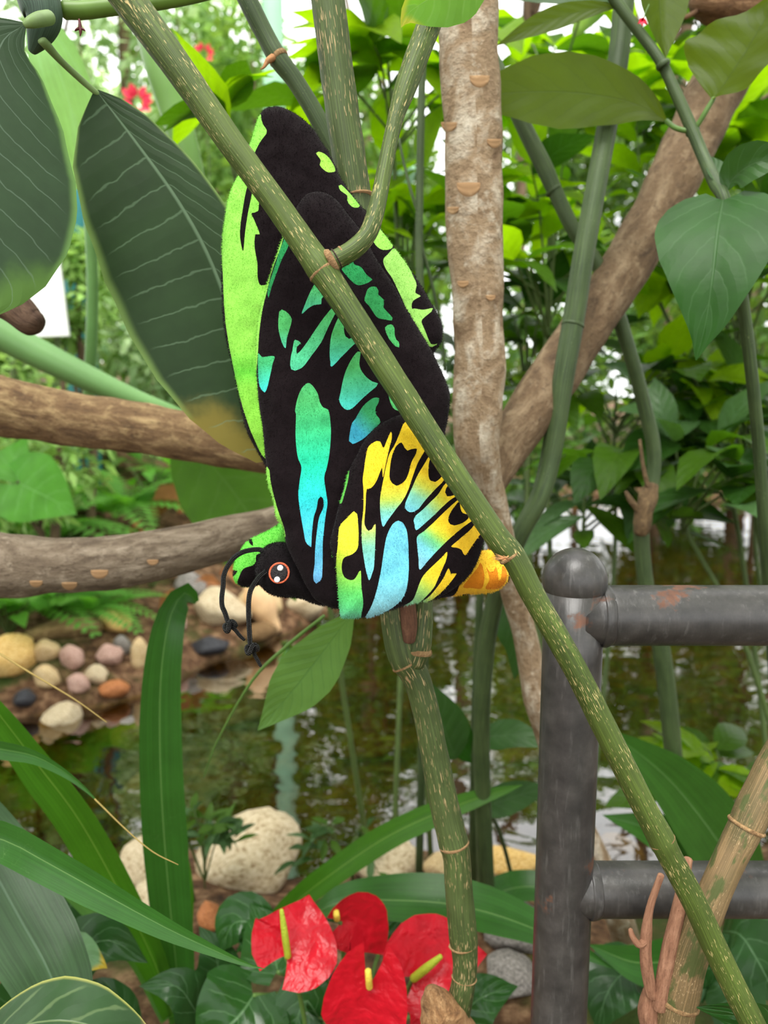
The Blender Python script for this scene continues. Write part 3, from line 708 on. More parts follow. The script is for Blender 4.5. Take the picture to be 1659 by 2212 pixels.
LOBE = E_([(900, 1250), (830, 1260), (765, 1300), (700, 1345), (600, 1395), (480, 1447), (430, 1475), (360, 1560), (290, 1680), (258, 1780), (248, 1880), (270, 1965), (340, 2022), (450, 2032), (560, 2000), (720, 1900), (900, 1750), (950, 1500)])
LBP = [
    (E_([(425, 1470), (475, 1458), (510, 1538), (480, 1525)]), solid(BK)),
    (E_([(745, 1300), (775, 1290), (770, 1325), (758, 1315)]), solid(BK)),
    (E_([(240, 1828), (322, 1833), (300, 1870), (262, 1905), (240, 1900)]), solid(BK)),
    (E_([(552, 1640), (548, 1720), (500, 1765), (400, 1800), (360, 1860), (335, 1920), (310, 1985), (340, 2040), (460, 2050), (600, 1990), (800, 1850), (700, 1640)]), solid(BK)),
]
pillow('wing_base', bf, LOBE, LBP, 0.616, 0.013, base=(118, 222, 84), infl=45, wr=.2)

HEAD = E_([(600, 1590), (640, 1545), (720, 1513), (800, 1503), (870, 1508), (960, 1545), (1080, 1680), (1200, 1880), (1300, 2100)]) + H_([(1360, 1030), (1200, 1005), (1060, 950), (950, 938), (810, 930), (700, 900), (630, 850), (570, 790), (530, 720)]) + E_([(508, 1850), (515, 1760), (550, 1680)])
hd, hon, hn = pillow('head', bf, HEAD, [], 0.590, 0.023, infl=52, wr=.08, base=(22, 17, 19))
BODY = [(700, 1290), (712, 1235), (760, 1205), (850, 1195), (950, 1192), (1020, 1192)] + G_([(880, 1515), (920, 1490), (1000, 1483), (1040, 1510), (1058, 1588), (1100, 1608), (1160, 1650), (1192, 1700), (1200, 1760), (1190, 1800), (1155, 1840), (1100, 1882), (1000, 1922), (900, 1932), (750, 1942), (650, 1952)]) + [(950, 1292), (850, 1305), (760, 1308)]
YA = (248, 198, 54); OR = (222, 136, 32)
BDP = [
    ([(690, 1180), (950, 1180), (960, 1300), (690, 1320)], solid(BK)),
    (G_([(850, 1640), (880, 1598), (902, 1660), (912, 1750), (890, 1862), (800, 1857), (700, 1845), (760, 1750)]), solid(OR)),
    (G_([(933, 1645), (970, 1692), (1010, 1682), (1042, 1645), (1060, 1780), (1078, 1762), (1110, 1640), (1152, 1680), (1142, 1790), (1090, 1862), (1020, 1872), (930, 1862), (962, 1760)]), solid(OR)),
    (G_([(1188, 1690), (1215, 1700), (1215, 1800), (1150, 1852), (1172, 1790)]), solid(BK)),
    (G_([(700, 1940), (760, 1925), (810, 1940), (780, 1960)]), solid(BK)),
]
pillow('abdomen', bf, BODY, BDP, 0.585, 0.019, base=YA, infl=46, wr=.1)

# embroidered eyes
thread = plain_mat('black_thread', (26, 22, 24), 0.5, .5, 900, .6)
ringm = plain_mat('orange_thread', (206, 96, 62), 0.6, .2, 900, .6)
whitem = plain_mat('white_thread', (236, 238, 240), 0.6, .05, 900, .5)
def disc_mesh(name, c, nx_, ny_, nz_, rx, ry, hgt, org, n=28):
    ver, fc = [], []
    for k, (q, z) in enumerate([(1, 0), (.92, .7), (.6, .95), (.3, 1.0)]):
        for j in range(n):
            a = 2 * math.pi * j / n
            ver.append(tuple(c + nx_ * rx * q * math.cos(a) + ny_ * ry * q * math.sin(a) + nz_ * hgt * z - org))
    for k in range(3):
        for j in range(n):
            fc.append((k * n + j, k * n + (j + 1) % n, (k + 1) * n + (j + 1) % n, (k + 1) * n + j))
    fc.append(tuple(range(3 * n, 4 * n)))
    me = bpy.data.meshes.new(name); me.from_pydata(ver, [], fc); me.update(); return me
def ring_mesh(name, c, nx_, ny_, rx, ry, r, org, n=40, m=8, nz_=None):
    pts = []
    for j in range(n):
        a = 2 * math.pi * j / n
        pts.append((c + nx_ * rx * math.cos(a) + ny_ * ry * math.sin(a), nx_ * math.cos(a) + ny_ * math.sin(a)))
    ver, fc = [], []
    for p, d in pts:
        for k in range(m):
            b = 2 * math.pi * k / m
            ver.append(tuple(p + d * r * math.cos(b) + nz_ * r * .6 * math.sin(b) - org))
    for j in range(n):
        for k in range(m):
            fc.append((j * m + k, j * m + (k + 1) % m, ((j + 1) % n) * m + (k + 1) % m, ((j + 1) % n) * m + k))
    me = bpy.data.meshes.new(name); me.from_pydata(ver, [], fc); me.update(); return me
def P_on(px, py, off): return hon(px, py) + hn * off
s_ = 0.57 / FPX
ec = P_on(612, 1232.5, 0.0225)
ex, ey = RGT.copy(), (UPV * 0.98 + RGT * 0.05).normalized()
org = bf.location
eye = new_obj('eye', disc_mesh('eye', ec, ex, ey, hn, 20 * s_, 21 * s_, .0018, org), thread, bf)
eye['label'] = 'embroidered black eye with orange rim'
new_obj('eye_ring', ring_mesh('eye_ring', ec + hn * .0008, ex, ey, 20.5 * s_, 21 * s_, 1.7 * s_ * 1.4, org, nz_=hn), ringm, eye)
for (hx, hy) in ((614.5, 1222), (608, 1246)):
    new_obj('eye_highlight', disc_mesh('hl', P_on(hx, hy, .0242), ex, ey, hn, 6.6 * s_, 6.6 * s_, .0009, org, 14), whitem, eye)
fe = P_on(601, 1180, 0.006)
eye2 = new_obj('eye', disc_mesh('eye', fe, ex, UPV, hn, 22 * s_, 4.0 * s_, .001, org), thread, bf)
new_obj('eye_ring', disc_mesh('er', P_on(583.5, 1183.5, .0080), (RGT + UPV * .6).normalized(), UPV, hn, 4.5 * s_, 2.6 * s_, .001, org, 14), ringm, eye2)
for hx, hy, hw in ((597, 1179.5, 5.5), (612, 1181, 7)):
    new_obj('eye_highlight', disc_mesh('hl', P_on(hx, hy, .0085), ex, UPV, hn, hw * s_, 2.4 * s_, .001, org, 14), whitem, eye2)

# cord antennae with knots
t = NT('black_cord'); uv = t.uv(); u, v, _ = t.xyz(uv)
br = t.math('MULTIPLY', t.math('SINE', t.math('MULTIPLY', t.math('ADD', v, t.math('MULTIPLY', u, .9)), 2900.0)), t.math('SINE', t.math('MULTIPLY', t.math('SUBTRACT', v, t.math('MULTIPLY', u, .9)), 2900.0)))
cordm = t.done(t.bsdf(t.ramp(br, [(0.2, (4, 4, 5)), (0.75, (24, 24, 25))]), 0.42, t.bump(br, .8, .0012), .5))
def antenna(path, knot, tail, d0, d1):
    n = len(path); pts = [(x, y, d0 + (d1 - d0) * min(1, i / 4), 11.0) for i, (x, y) in enumerate(path)]
    a = tube('antenna', pxl(pts), cordm, bf, seg=10, sub=6, dome=True)
    kx, ky = knot; c = P(kx, ky, d1); r = 12.0 / FPX * d1
    dx = (P(*tail[-1], d1) - P(*path[-2], d1)).normalized(); dn = -FWD; ds = dx.cross(dn).normalized()
    kp = []
    for j in range(17):
        a_ = 2 * math.pi * j / 16
        kp.append(c + ds * r * 0.95 * math.cos(a_) + dx * r * .55 * math.sin(2 * a_) + dn * r * .75 * math.sin(a_))
    tube('antenna_knot', [(*p, 5.6 / FPX * d1) for p in kp], cordm, bf, seg=8, sub=3, dome=False).parent = a
    tube('antenna_end', pxl([(x, y, d1, w) for (x, y), w in zip(tail, (9, 9, 8.5, 7))]), cordm, bf, seg=8, sub=4).parent = a
antenna(H_([(640, 400), (600, 385), (540, 370), (450, 378), (350, 405), (250, 470), (170, 580), (128, 690), (122, 800), (105, 950), (112, 1050), (145, 1130), (180, 1240)]), H_([(200, 1285)])[0], H_([(210, 1290), (265, 1330), (320, 1400), (375, 1450)]), 0.585, 0.570)
antenna(H_([(640, 620), (610, 650), (560, 690), (500, 770), (450, 860), (430, 960), (425, 1100), (430, 1250), (438, 1400), (445, 1510)]), H_([(465, 1555)])[0], H_([(475, 1580), (505, 1640), (540, 1705), (572, 1765)]), 0.572, 0.560)

# ------------------------------------------------------------------ steel railing
t = NT('painted_steel'); ob = t.obj()
n1 = t.noise(ob, 40.0, 5.0, .65); n2 = t.noise(t.vmul(ob, (1.0, 1.0, .15)), 220.0, 3.0)
n3 = t.noise(ob, 16.0, 5.0, .7)
c = t.ramp(n1, [(0.3, (42, 41, 41)), (0.5, (57, 55, 54)), (0.75, (76, 73, 71))])
c = t.mix(t.math('MULTIPLY', t.step(n2, .55, .75), .35), c, (104, 102, 100))
rust = t.step(n3, .60, .68)
c = t.mix(rust, c, t.mix(n2, (66, 44, 34), (112, 74, 54)))
steel = t.done(t.bsdf(c, t.math('ADD', .38, t.math('MULTIPLY', rust, .4)), t.bump(t.math('ADD', n1, n2), .12, .002), .5))
pd = 0.63
pt = P(1241, 1262, pd); R_ = 0.0253
rail_root = empty('steel_railing', (pt.x, pt.y, ground_z(pt.x, pt.y)), 'dark grey round steel railing with ball topped post and two rails', 'railing')
tube('post', [(pt.x, pt.y, ground_z(pt.x, pt.y) - .05, R_), (pt.x, pt.y, .4, R_), (pt.x, pt.y, pt.z - .005, R_)], steel, rail_root, seg=40, sub=8, dome=False)
bm = bmesh.new(); bmesh.ops.create_uvsphere(bm, u_segments=40, v_segments=24, radius=.0272)
for v in bm.verts: v.co = v.co * 1.0 + (pt - rail_root.location) + Vector((0, 0, .004))
me = bpy.data.meshes.new('post_cap'); bm.to_mesh(me); bm.free(); new_obj('post_cap', me, steel, rail_root)
for py, rr in ((1329, .0258), (1921, .0236)):
    # the rail leaves the post axis at the height seen at py
    lo, hi = 0.3, 1.2
    zz = None
    r_ = ray(1300, py); k = pt.y / r_.y; zz = CAMZ + r_.z * k
    tube('rail', [(pt.x + .004, pt.y, zz, rr), (pt.x + .25, pt.y, zz, rr), (pt.x + .7, pt.y, zz, rr)], steel, rail_root, seg=40, sub=8, dome=False)
    bm = bmesh.new()
    me = tube_mesh('weld', [(pt.x + R_ - .004, pt.y, zz, rr + .0015), (pt.x + R_ + .001, pt.y, zz, rr + .0015), (pt.x + R_ + .005, pt.y, zz, rr + .0005)], seg=32, sub=3, origin=tuple(rail_root.location), rough=.05, rfreq=200, dome=False)
    new_obj('weld_bead', me, steel, rail_root)
px2 = pt.x + .7
tube('post', [(px2, pt.y, ground_z(px2, pt.y) - .05, R_), (px2, pt.y, .4, R_), (px2, pt.y, pt.z - .005, R_)], steel, rail_root, seg=32, sub=8, dome=True)

# ------------------------------------------------------------------ canes around the butterfly
caneA = stem_mat('cane_green', (76, 92, 38), (206, 186, 128), (56, 70, 28), fleck_thr=.65, fs=(1500., 120.))
caneB = stem_mat('cane_green_scarred', (76, 90, 50), (190, 164, 120), (56, 68, 34), fleck_thr=.64, fs=(1100., 80.), patch=(166, 134, 98), patch_thr=.64)
caneC = stem_mat('cane_dark', (66, 82, 48), (130, 146, 100), (50, 66, 38), fleck_thr=.74, ridge=.2)
caneD = stem_mat('cane_tan', (126, 104, 74), (190, 164, 126), (92, 84, 54), fleck_thr=.66, patch=(82, 90, 50), patch_thr=.52)
collar = bark_mat('node_scar', (206, 172, 124), (172, 136, 96), (116, 88, 60), along=120, across=200, bump=.8)
def node_ring(parent, px, py, d, wpx, ang, lpx=7, bulge=1.06, mat=None):
    """scar ring round a cane; ang: direction of the cane in degrees in the picture plane"""
    a = math.radians(ang); dx, dy = math.cos(a) * lpx / 2, math.sin(a) * lpx / 2
    pts = pxl([(px - dx, py - dy, d, wpx * 1.005), (px, py, d, wpx * bulge), (px + dx, py + dy, d, wpx * 1.005)])
    return tube('node_scar', pts, mat or collar, parent, seg=28, sub=4, rough=.05, rfreq=160, dome=False)

DG = [(-40, -420, .49, 80), (90, -250, .495, 78), (215, -84, .500, 74), (278, 0, .502, 72), (395, 160, .506, 64), (500, 310, .510, 58), (600, 445, .513, 56), (665, 540, .514, 60), (692, 578, .514, 66), (715, 612, .514, 60), (760, 680, .514, 57), (860, 835, .513, 56), (960, 990, .513, 54), (1060, 1140, .515, 53), (1100, 1192, .516, 57), (1118, 1218, .516, 54), (1160, 1300, .520, 52), (1240, 1440, .527, 52), (1310, 1580, .534, 53), (1385, 1730, .542, 52), (1428, 1812, .546, 57), (1445, 1845, .548, 52), (1500, 1950, .556, 53), (1560, 2080, .565, 54), (1650, 2260, .575, 54), (1760, 2480, .62, 54), (1850, 2700, .70, 54)]
cane1 = empty('leaning_cane', P(1850, 2700, .70), 'long green cane leaning diagonally in front of the butterfly and the fence post', 'plant stem')
tube('cane', pxl(DG), caneA, cane1, seg=36, sub=10, rough=.03, rfreq=60)
tube('side_branch', pxl([(694, 577, .514, 36), (716, 565, .512, 44), (735, 556, .512, 42), (765, 538, .513, 42), (790, 512, .516, 40), (806, 478, .520, 39), (818, 430, .526, 36), (828, 380, .532, 34), (842, 310, .538, 33), (856, 250, .545, 35), (872, 200, .55, 46), (890, 150, .556, 50), (905, 110, .56, 52), (940, 20, .57, 52), (975, -60, .58, 50), (1050, -240, .6, 46), (1120, -420, .62, 40)]), caneA, cane1, seg=28, sub=8, rough=.03, rfreq=60)
node_ring(cane1, 715, 565, .512, 49, -30, 15, 1.12)
node_ring(cane1, 727, 559, .512, 45, -30, 3, 1.05, plain_mat('dark_scar', (52, 40, 34), .8))
node_ring(cane1, 742, 552, .5125, 43, -32, 4, 1.03)
node_ring(cane1, 698, 588, .514, 64, 57, 8, 1.05)
node_ring(cane1, 1104, 1200, .516, 56, 53, 7, 1.05)
node_ring(cane1, 1430, 1816, .5465, 56, 62, 7, 1.05)
fib = plain_mat('dry_fibre', (176, 126, 84), .8, .3, 200, .4)
for k in range(9):
    a = RNG.uniform(-.5, .6); q = RNG.uniform(14, 40)
    tube('dry_fibre', pxl([(1102 - 4, 1204 + RNG.uniform(-5, 5), .502, 3), (1102 - q * .5, 1206 + q * .25 * a, .498, 2.4), (1102 - q, 1204 + q * a * .6, .500, .8)]), fib, cane1, seg=5, sub=3)

cane2 = empty('upright_cane', P(985, 2420, .86), 'thick green cane rising behind the butterfly from a knotty scarred node', 'plant stem')
tube('cane', pxl([(640, -420, .58, 70), (690, -120, .60, 72), (708, 0, .605, 72), (735, 210, .615, 73), (755, 350, .622, 73), (772, 470, .628, 70), (800, 700, .640, 68), (828, 1000, .650, 68), (848, 1240, .655, 70), (860, 1350, .657, 72), (874, 1415, .658, 72), (890, 1446, .660, 62), (905, 1480, .662, 58), (925, 1560, .668, 58), (950, 1690, .678, 62), (972, 1790, .686, 64), (980, 1822, .688, 66), (986, 1850, .69, 60), (992, 1930, .70, 60), (1000, 2020, .71, 62), (1003, 2048, .713, 58), (1004, 2090, .718, 52), (998, 2140, .725, 52), (985, 2200, .74, 58), (975, 2300, .78, 60), (985, 2420, .86, 60)]), caneB, cane2, seg=32, sub=8, rough=.05, rfreq=50)
tube('branch_stub', pxl([(893, 1432, .655, 48), (905, 1395, .652, 52), (910, 1350, .652, 50), (914, 1300, .655, 44), (916, 1250, .66, 40)]), caneB, cane2, seg=24, sub=6, rough=.08, rfreq=70)
tube('dead_twig', pxl([(884, 1384, .642, 26), (884, 1350, .641, 36), (880, 1300, .644, 34), (876, 1250, .65, 30)]), bark_mat('dead_twig_bark', (142, 104, 80), (106, 74, 58), (64, 44, 36), 40, 300), cane2, seg=18, sub=5)
node_ring(cane2, 906, 1408, .652, 50, 96, 12, 1.08)
node_ring(cane2, 880, 1432, .659, 68, 62, 7, 1.04)
node_ring(cane2, 981, 1824, .688, 64, 76, 8, 1.06)
node_ring(cane2, 1001, 2040, .712, 61, 80, 5, 1.04)
node_ring(cane2, 1003, 2112, .721, 52, 95, 5, 1.05)
node_ring(cane2, 772, 428, .625, 71, 80, 4, 1.02)
tube('broken_stub', pxl([(985, 2230, .735, 90), (955, 2200, .72, 92), (940, 2165, .712, 66), (930, 2140, .71, 34)]), bark_mat('stub_bark', (196, 156, 112), (156, 116, 78), (92, 64, 44), 60, 90, 1.0), cane2, seg=24, sub=6, rough=.28, rfreq=60)

cane3 = empty('thin_dark_cane', P(760, 400, .75), 'thin dark green cane crossing behind the wing tip with a brown node', 'plant stem')
tube('cane', pxl([(330, -420, .66, 44), (420, -250, .67, 43), (495, -90, .68, 42), (535, 0, .685, 42), (575, 80, .69, 40), (602, 128, .692, 42), (640, 178, .695, 38), (690, 262, .70, 38), (760, 400, .71, 38), (850, 600, .72, 36)]), caneC, cane3, seg=22, sub=8)
node_ring(cane3, 602, 126, .692, 42, 55, 12, 1.08)
tube('bud', pxl([(590, 124, .685, 16), (578, 132, .682, 12), (570, 145, .680, 6), (562, 150, .68, 2)]), fib, cane3, seg=8, sub=4)

# ------------------------------------------------------------------ forked trunk with scars
barkT = bark_mat('pale_trunk_bark', (198, 188, 170), (146, 124, 98), (92, 70, 50), along=20, across=30, bump=1.0)
barkG = bark_mat('grey_trunk_bark', (148, 128, 102), (106, 86, 64), (58, 45, 34), along=14, across=32, bump=1.0)
base_t = P(1480, 2700, 1.55)
tree = empty('forked_trunk', (P(1460, 2212, 1.35).x, P(1460, 2212, 1.35).y, 0.1), 'pale brown forked trunk with half moon leaf scars beside the butterfly', 'tree')
trunk_o = tube('trunk', pxl([(980, -520, .80, 138), (1000, -130, .82, 134), (1008, 0, .82, 132), (1014, 150, .825, 130), (1022, 300, .83, 124), (1024, 450, .835, 126), (1030, 600, .84, 112), (1034, 700, .845, 108), (1036, 800, .85, 112), (1030, 900, .855, 108), (1030, 960, .86, 96), (1040, 1030, .88, 84), (1058, 1090, .90, 76), (1085, 1180, .92, 62), (1110, 1280, .95, 56), (1140, 1400, .98, 52), (1160, 1510, 1.0, 58), (1185, 1600, 1.03, 50), (1240, 1750, 1.08, 52), (1310, 1900, 1.14, 58), (1350, 2020, 1.2, 60), (1385, 2150, 1.27, 64), (1430, 2300, 1.36, 66), (1460, 2420, 1.45, 70)]), barkT, tree, seg=36, sub=8, rough=.08, rfreq=26)
tube('limb', pxl([(1050, 1060, .905, 66), (1085, 985, .93, 92), (1140, 900, .95, 106), (1200, 808, .97, 110), (1280, 687, 1.0, 106), (1353, 579, 1.02, 106), (1453, 391, 1.05, 112), (1536, 217, 1.08, 116), (1610, 80, 1.1, 124), (1680, -60, 1.12, 130)]), barkG, tree, seg=32, sub=8, rough=.10, rfreq=22)
scarm = bark_mat('leaf_scar', (196, 164, 124), (164, 130, 94), (116, 88, 62), 120, 120, .6)
from mathutils.bvhtree import BVHTree
def scar(host, root, sx, sy, sw, mat, hgt=.62, lift=.0014):
    """half moon leaf scar lying on the bark of a trunk"""
    vs_ = [v.co + root.location for v in host.data.vertices]; bv = BVHTree.FromPolygons(vs_, [tuple(p.vertices) for p in host.data.polygons])
    bm = bmesh.new(); rows = []; n = 16
    for r_ in range(6):
        f = r_ / 5; row = []
        for j in range(n + 1):
            q = -1 + 2 * j / n
            up_ = .22 + .10 * (1 - q * q); lo_ = -2 * hgt * math.sqrt(max(0, 1 - q * q)) + .22
            px_, py_ = sx + q * sw / 2, sy - (up_ + (lo_ - up_) * f) * sw / 2
            h_ = bv.ray_cast(CAM, ray(px_, py_).normalized())[0]
            if h_ is None: h_ = P(px_, py_, .85)
            edge = min(f, 1 - f) * 2; edge = min(edge, 1 - abs(q)) if abs(q) > .8 else edge
            o_ = -.0006 if (r_ in (0, 5) or j in (0, n)) else lift * (1.0 if r_ in (1, 4) else .45)
            row.append(bm.verts.new(h_ - ray(px_, py_).normalized() * o_ - root.location))
        rows.append(row)
    for r_ in range(5):
        for j in range(n): bm.faces.new((rows[r_][j], rows[r_][j + 1], rows[r_ + 1][j + 1], rows[r_ + 1][j]))
    bmesh.ops.remove_doubles(bm, verts=bm.verts[:], dist=1e-6)
    me = bpy.data.meshes.new('leaf_scar'); bm.to_mesh(me); bm.free(); return new_obj('leaf_scar', me, mat, root)
for sx, sy, sw in ((1036, 168, 46), (970, 268, 36), (1068, 304, 34), (1012, 400, 54), (978, 450, 28), (1060, 640, 22), (1000, 610, 26)):
    scar(trunk_o, tree, sx, sy, sw, scarm)

# gnarled bough at the top corner
gn = empty('gnarled_bough', P(1700, 30, 1.0), 'rough brown bough at the top corner above the leaning limb', 'branch')
tube('bough', pxl([(1500, 8, 1.02, 30), (1530, 12, 1.0, 70), (1600, 10, 1.0, 84), (1680, 20, 1.0, 95), (1800, 60, 1.0, 100)]), bark_mat('gnarled_bark', (150, 116, 84), (104, 76, 52), (52, 36, 24), 20, 30, 1.0), gn, seg=24, sub=8, rough=.35, rfreq=30)
tube('twig', pxl([(1510, 22, 1.0, 12), (1485, 36, .99, 9), (1472, 40, .99, 6)]), MATS['gnarled_bark'], gn, seg=8, sub=4)

# horizontal boughs on the left
bA = empty('pale_bough', P(-300, 850, .95), 'thick pale brown bough reaching in behind the big dark leaf', 'branch')
tube('bough', pxl([(-1300, 700, .95, 140), (-700, 790, .95, 134), (-300, 845, .95, 130), (-100, 865, .98, 128), (0, 878, 1.0, 126), (120, 900, 1.02, 118), (280, 922, 1.03, 112), (420, 945, 1.04, 106), (560, 975, 1.06, 96), (700, 1005, 1.08, 92), (900, 1050, 1.1, 84)]), bark_mat('bough_bark_pale', (180, 154, 112), (124, 98, 70), (68, 52, 40), 20, 60, .9), bA, seg=32, sub=8, rough=.09, rfreq=28)
bB = empty('grey_bough', P(-300, 1215, .9), 'grey brown bough below the pale one passing behind the butterfly head', 'branch')
bough_o = tube('bough', pxl([(-1300, 1240, .88, 165), (-700, 1225, .88, 158), (-300, 1215, .88, 150), (-60, 1218, .90, 148), (20, 1222, .91, 138), (120, 1222, .92, 122), (260, 1212, .93, 114), (400, 1185, .94, 102), (500, 1160, .95, 92), (590, 1135, .96, 84), (720, 1095, .98, 78), (900, 1050, 1.0, 66)]), bark_mat('bough_bark_grey', (156, 142, 124), (112, 98, 82), (68, 56, 46), 18, 50, .9), bB, seg=32, sub=8, rough=.08, rfreq=28)
for sx, sy, sw in ((78, 1258, 30), (215, 1236, 40), (150, 1262, 36), (330, 1212, 26)): scar(bough_o, bB, sx, sy, sw, scarm, .5)
bC = empty('broken_bough', P(-200, 560, .8), 'short dark brown broken bough end beside the white board', 'branch')
tube('bough', pxl([(-900, 300, .86, 76), (-500, 450, .84, 72), (-220, 560, .82, 70), (-60, 625, .8, 72), (20, 655, .8, 72), (62, 690, .8, 64), (80, 700, .8, 50)]), bark_mat('dark_bark', (120, 96, 78), (84, 64, 52), (44, 32, 26), 14, 60, .8), bC, seg=24, sub=8, rough=.12, rfreq=40)

# ------------------------------------------------------------------ big dark leaves, top left
dl1 = leaf_mat('dark_leaf', (40, 62, 40), (112, 138, 108), nv=13, trans=.12, rough=.46, spec=.16, slant=2.6, slant2=.1, vein_w=.05, vein_a=.6, edge=(120, 150, 80), tip=(124, 112, 48), quilt=.15)
dl2 = leaf_mat('dark_leaf_grey', (48, 70, 54), (120, 142, 122), nv=11, trans=.12, rough=.46, spec=.2, slant=2.6, vein_w=.05, vein_a=.45, edge=(110, 150, 80), tip=(84, 118, 52), quilt=.15)
pet = plain_mat('pale_petiole', (124, 150, 92), .5, .12, 60, .15)
darkstem = stem_mat('grey_green_stem', (62, 82, 66), (110, 126, 104), (44, 62, 50), fleck_thr=.76, ridge=.3)
rb = empty('broad_leaf_plant', P(40, -260, .6), 'plant with large dark green leaves hanging beside the butterfly', 'plant')
tube('stem', pxl([(-60, -500, .62, 110), (10, -260, .61, 104), (60, -90, .60, 96), (85, 0, .60, 88), (96, 40, .60, 74), (84, 80, .605, 50), (70, 110, .61, 20)]), darkstem, rb, seg=26, sub=8, rough=.08, rfreq=40)
tube('petiole', pxl([(105, 38, .575, 30), (85, 42, .56, 30), (66, 48, .55, 24), (54, 54, .548, 14)]), pet, rb, seg=14, sub=6)
leaf('leaf', rb, [(54, 52, .548), (0, 100, .545), (-40, 260, .540), (-50, 460, .54), (-40, 690, .55)], 400, dl2, roll=8, prof='obov', fold=.06, nu=12, nv=26, curl=.12, asym=(1, 1))
tube('petiole', pxl([(90, 85, .60, 22), (130, 130, .62, 15), (175, 172, .64, 14), (212, 204, .652, 12)]), pet, rb, seg=12, sub=6)
leaf('leaf', rb, [(209, 196, .650), (290, 300, .655), (385, 432, .660), (455, 560, .664), (512, 720, .668), (548, 860, .672), (576, 996, .676)], 330, dl1, roll=-4, prof='broad', fold=.05, nu=16, nv=34, curl=.06, asym=(.52, 1.36))
hs = empty('green_twig', P(440, -15, .62), 'smooth bright green twig crossing the top corner above the big leaves', 'plant stem')
tube('twig', pxl([(138, 22, .615, 36), (180, 22, .618, 36), (250, 14, .62, 34), (340, 4, .625, 32), (440, -15, .63, 30), (600, -60, .64, 28), (900, -160, .68, 26), (1200, -260, .72, 24)]), plain_mat('green_twig_skin', (98, 130, 52), .45, .15, 40, .1), hs, seg=18, sub=8)
redm = plain_mat('dark_red_bud', (84, 22, 26), .5, .2, 200, .3)
tube('dry_bud', pxl([(171, 42, .612, 5), (173, 56, .612, 8), (174, 68, .612, 7), (173, 78, .612, 2)]), redm, hs, seg=8, sub=4)
for s in (-1, 1): tube('bud_scale', pxl([(173, 60, .612, 6), (173 + s * 8, 64, .612, 5), (173 + s * 11, 67, .612, 2)]), redm, hs, seg=6, sub=3)

# ------------------------------------------------------------------ shrub at the right with heart shaped leaf
lt = leaf_mat('lit_leaf', (74, 96, 18), (56, 76, 20), nv=7, trans=.5, tcol=(150, 176, 22), rough=.5, vein_w=.06, slant=1.6, vein_a=.7, quilt=.2)  # lit and shade leaf copies hold light and shade in their colours
lg_ = leaf_mat('heart_leaf_green', (36, 80, 22), (84, 118, 76), nv=5, trans=.25, rough=.5, vein_w=.06, slant=1.8, vein_a=.35, quilt=.3)
ldk = leaf_mat('shade_leaf', (52, 86, 48), (86, 110, 78), nv=6, trans=.25, rough=.42, vein_w=.06, slant=1.5, vein_a=.5)
rs = empty('heart_leaf_plant', P(1330, -200, .84), 'green stem with a large heart shaped leaf hanging in front of the leaning limb', 'plant')
tube('stem', pxl([(1290, -60, .85, 26), (1335, 8, .85, 24), (1385, 75, .85, 22), (1425, 130, .845, 22), (1462, 205, .84, 24), (1496, 283, .835, 26), (1520, 340, .825, 26), (1545, 395, .80, 28), (1566, 436, .77, 26), (1590, 560, .80, 24), (1608, 680, .83, 26), (1626, 830, .86, 26), (1642, 1000, .9, 26), (1660, 1260, .96, 26), (1690, 1700, 1.1, 26)]), caneC, rs, seg=16, sub=8)
for nx_, ny_ in ((1496, 283), (1432, 140)): node_ring(rs, nx_, ny_, .838, 28, 62, 10, 1.1, caneC)
tube('petiole', pxl([(1496, 284, .835, 12), (1470, 280, .84, 11), (1455, 274, .852, 11), (1440, 262, .866, 11)]), plain_mat('leaf_stalk', (84, 116, 52), .5), rs, seg=10, sub=5)
leaf('leaf', rs, [(1440, 262, .865), (1390, 232, .88), (1330, 212, .89), (1220, 198, .90), (1100, 200, .905), (980, 215, .91)], 155, lt, roll=18, prof='lance', fold=.10, wave=.02, nu=10, nv=24)
tube('petiole', pxl([(1500, 280, .835, 11), (1512, 262, .83, 11), (1525, 240, .825, 11), (1542, 212, .821, 10)]), MATS['leaf_stalk'], rs, seg=10, sub=5)
leaf('leaf', rs, [(1540, 215, .82), (1580, 160, .81), (1625, 90, .80), (1680, -10, .79)], 250, lt, roll=-35, prof='ovate', fold=.2, wave=.03, nu=10, nv=20, asym=(1.1, .7))
leaf('leaf', rs, [(1562, 432, .765), (1550, 500, .74), (1540, 590, .725), (1526, 690, .725), (1503, 780, .735)], 262, lg_, roll=6, prof='heart', fold=.14, nu=12, nv=24, curl=.1, lobes=.10, wave=.006)
leaf('leaf', rs, [(1572, 412, .775), (1584, 385, .77), (1630, 352, .75), (1720, 335, .73)], 96, ldk, roll=-20, prof='ovate', fold=.45, nu=8, nv=18)
leaf('leaf', rs, [(1572, 412, .785), (1555, 380, .80), (1530, 335, .83)], 50, ldk, roll=30, prof='ovate', fold=.3, nu=8, nv=14)
leaf('leaf', rs, [(1340, 14, .85), (1290, 18, .86), (1220, 34, .87), (1150, 60, .88), (1070, 100, .89)], 52, lt, roll=25, prof='lance', fold=.2, nu=8, nv=20)
leaf('leaf', rs, [(1430, -90, .86), (1424, -20, .855), (1428, 60, .85), (1438, 126, .845)], 125, lt, roll=-30, prof='ovate', fold=.35, nu=8, nv=18)
leaf('leaf', rs, [(1346, 6, .86), (1280, -6, .88), (1190, -10, .9), (1060, -8, .92)], 44, ldk, roll=40, prof='lance', fold=.1, nu=8, nv=16)
redf = plain_mat('red_petal', (222, 40, 70), .5, .1)
fl = empty('red_floret', P(1388, 40, .835), 'tiny red flower hanging on the leafy stem', 'flower')
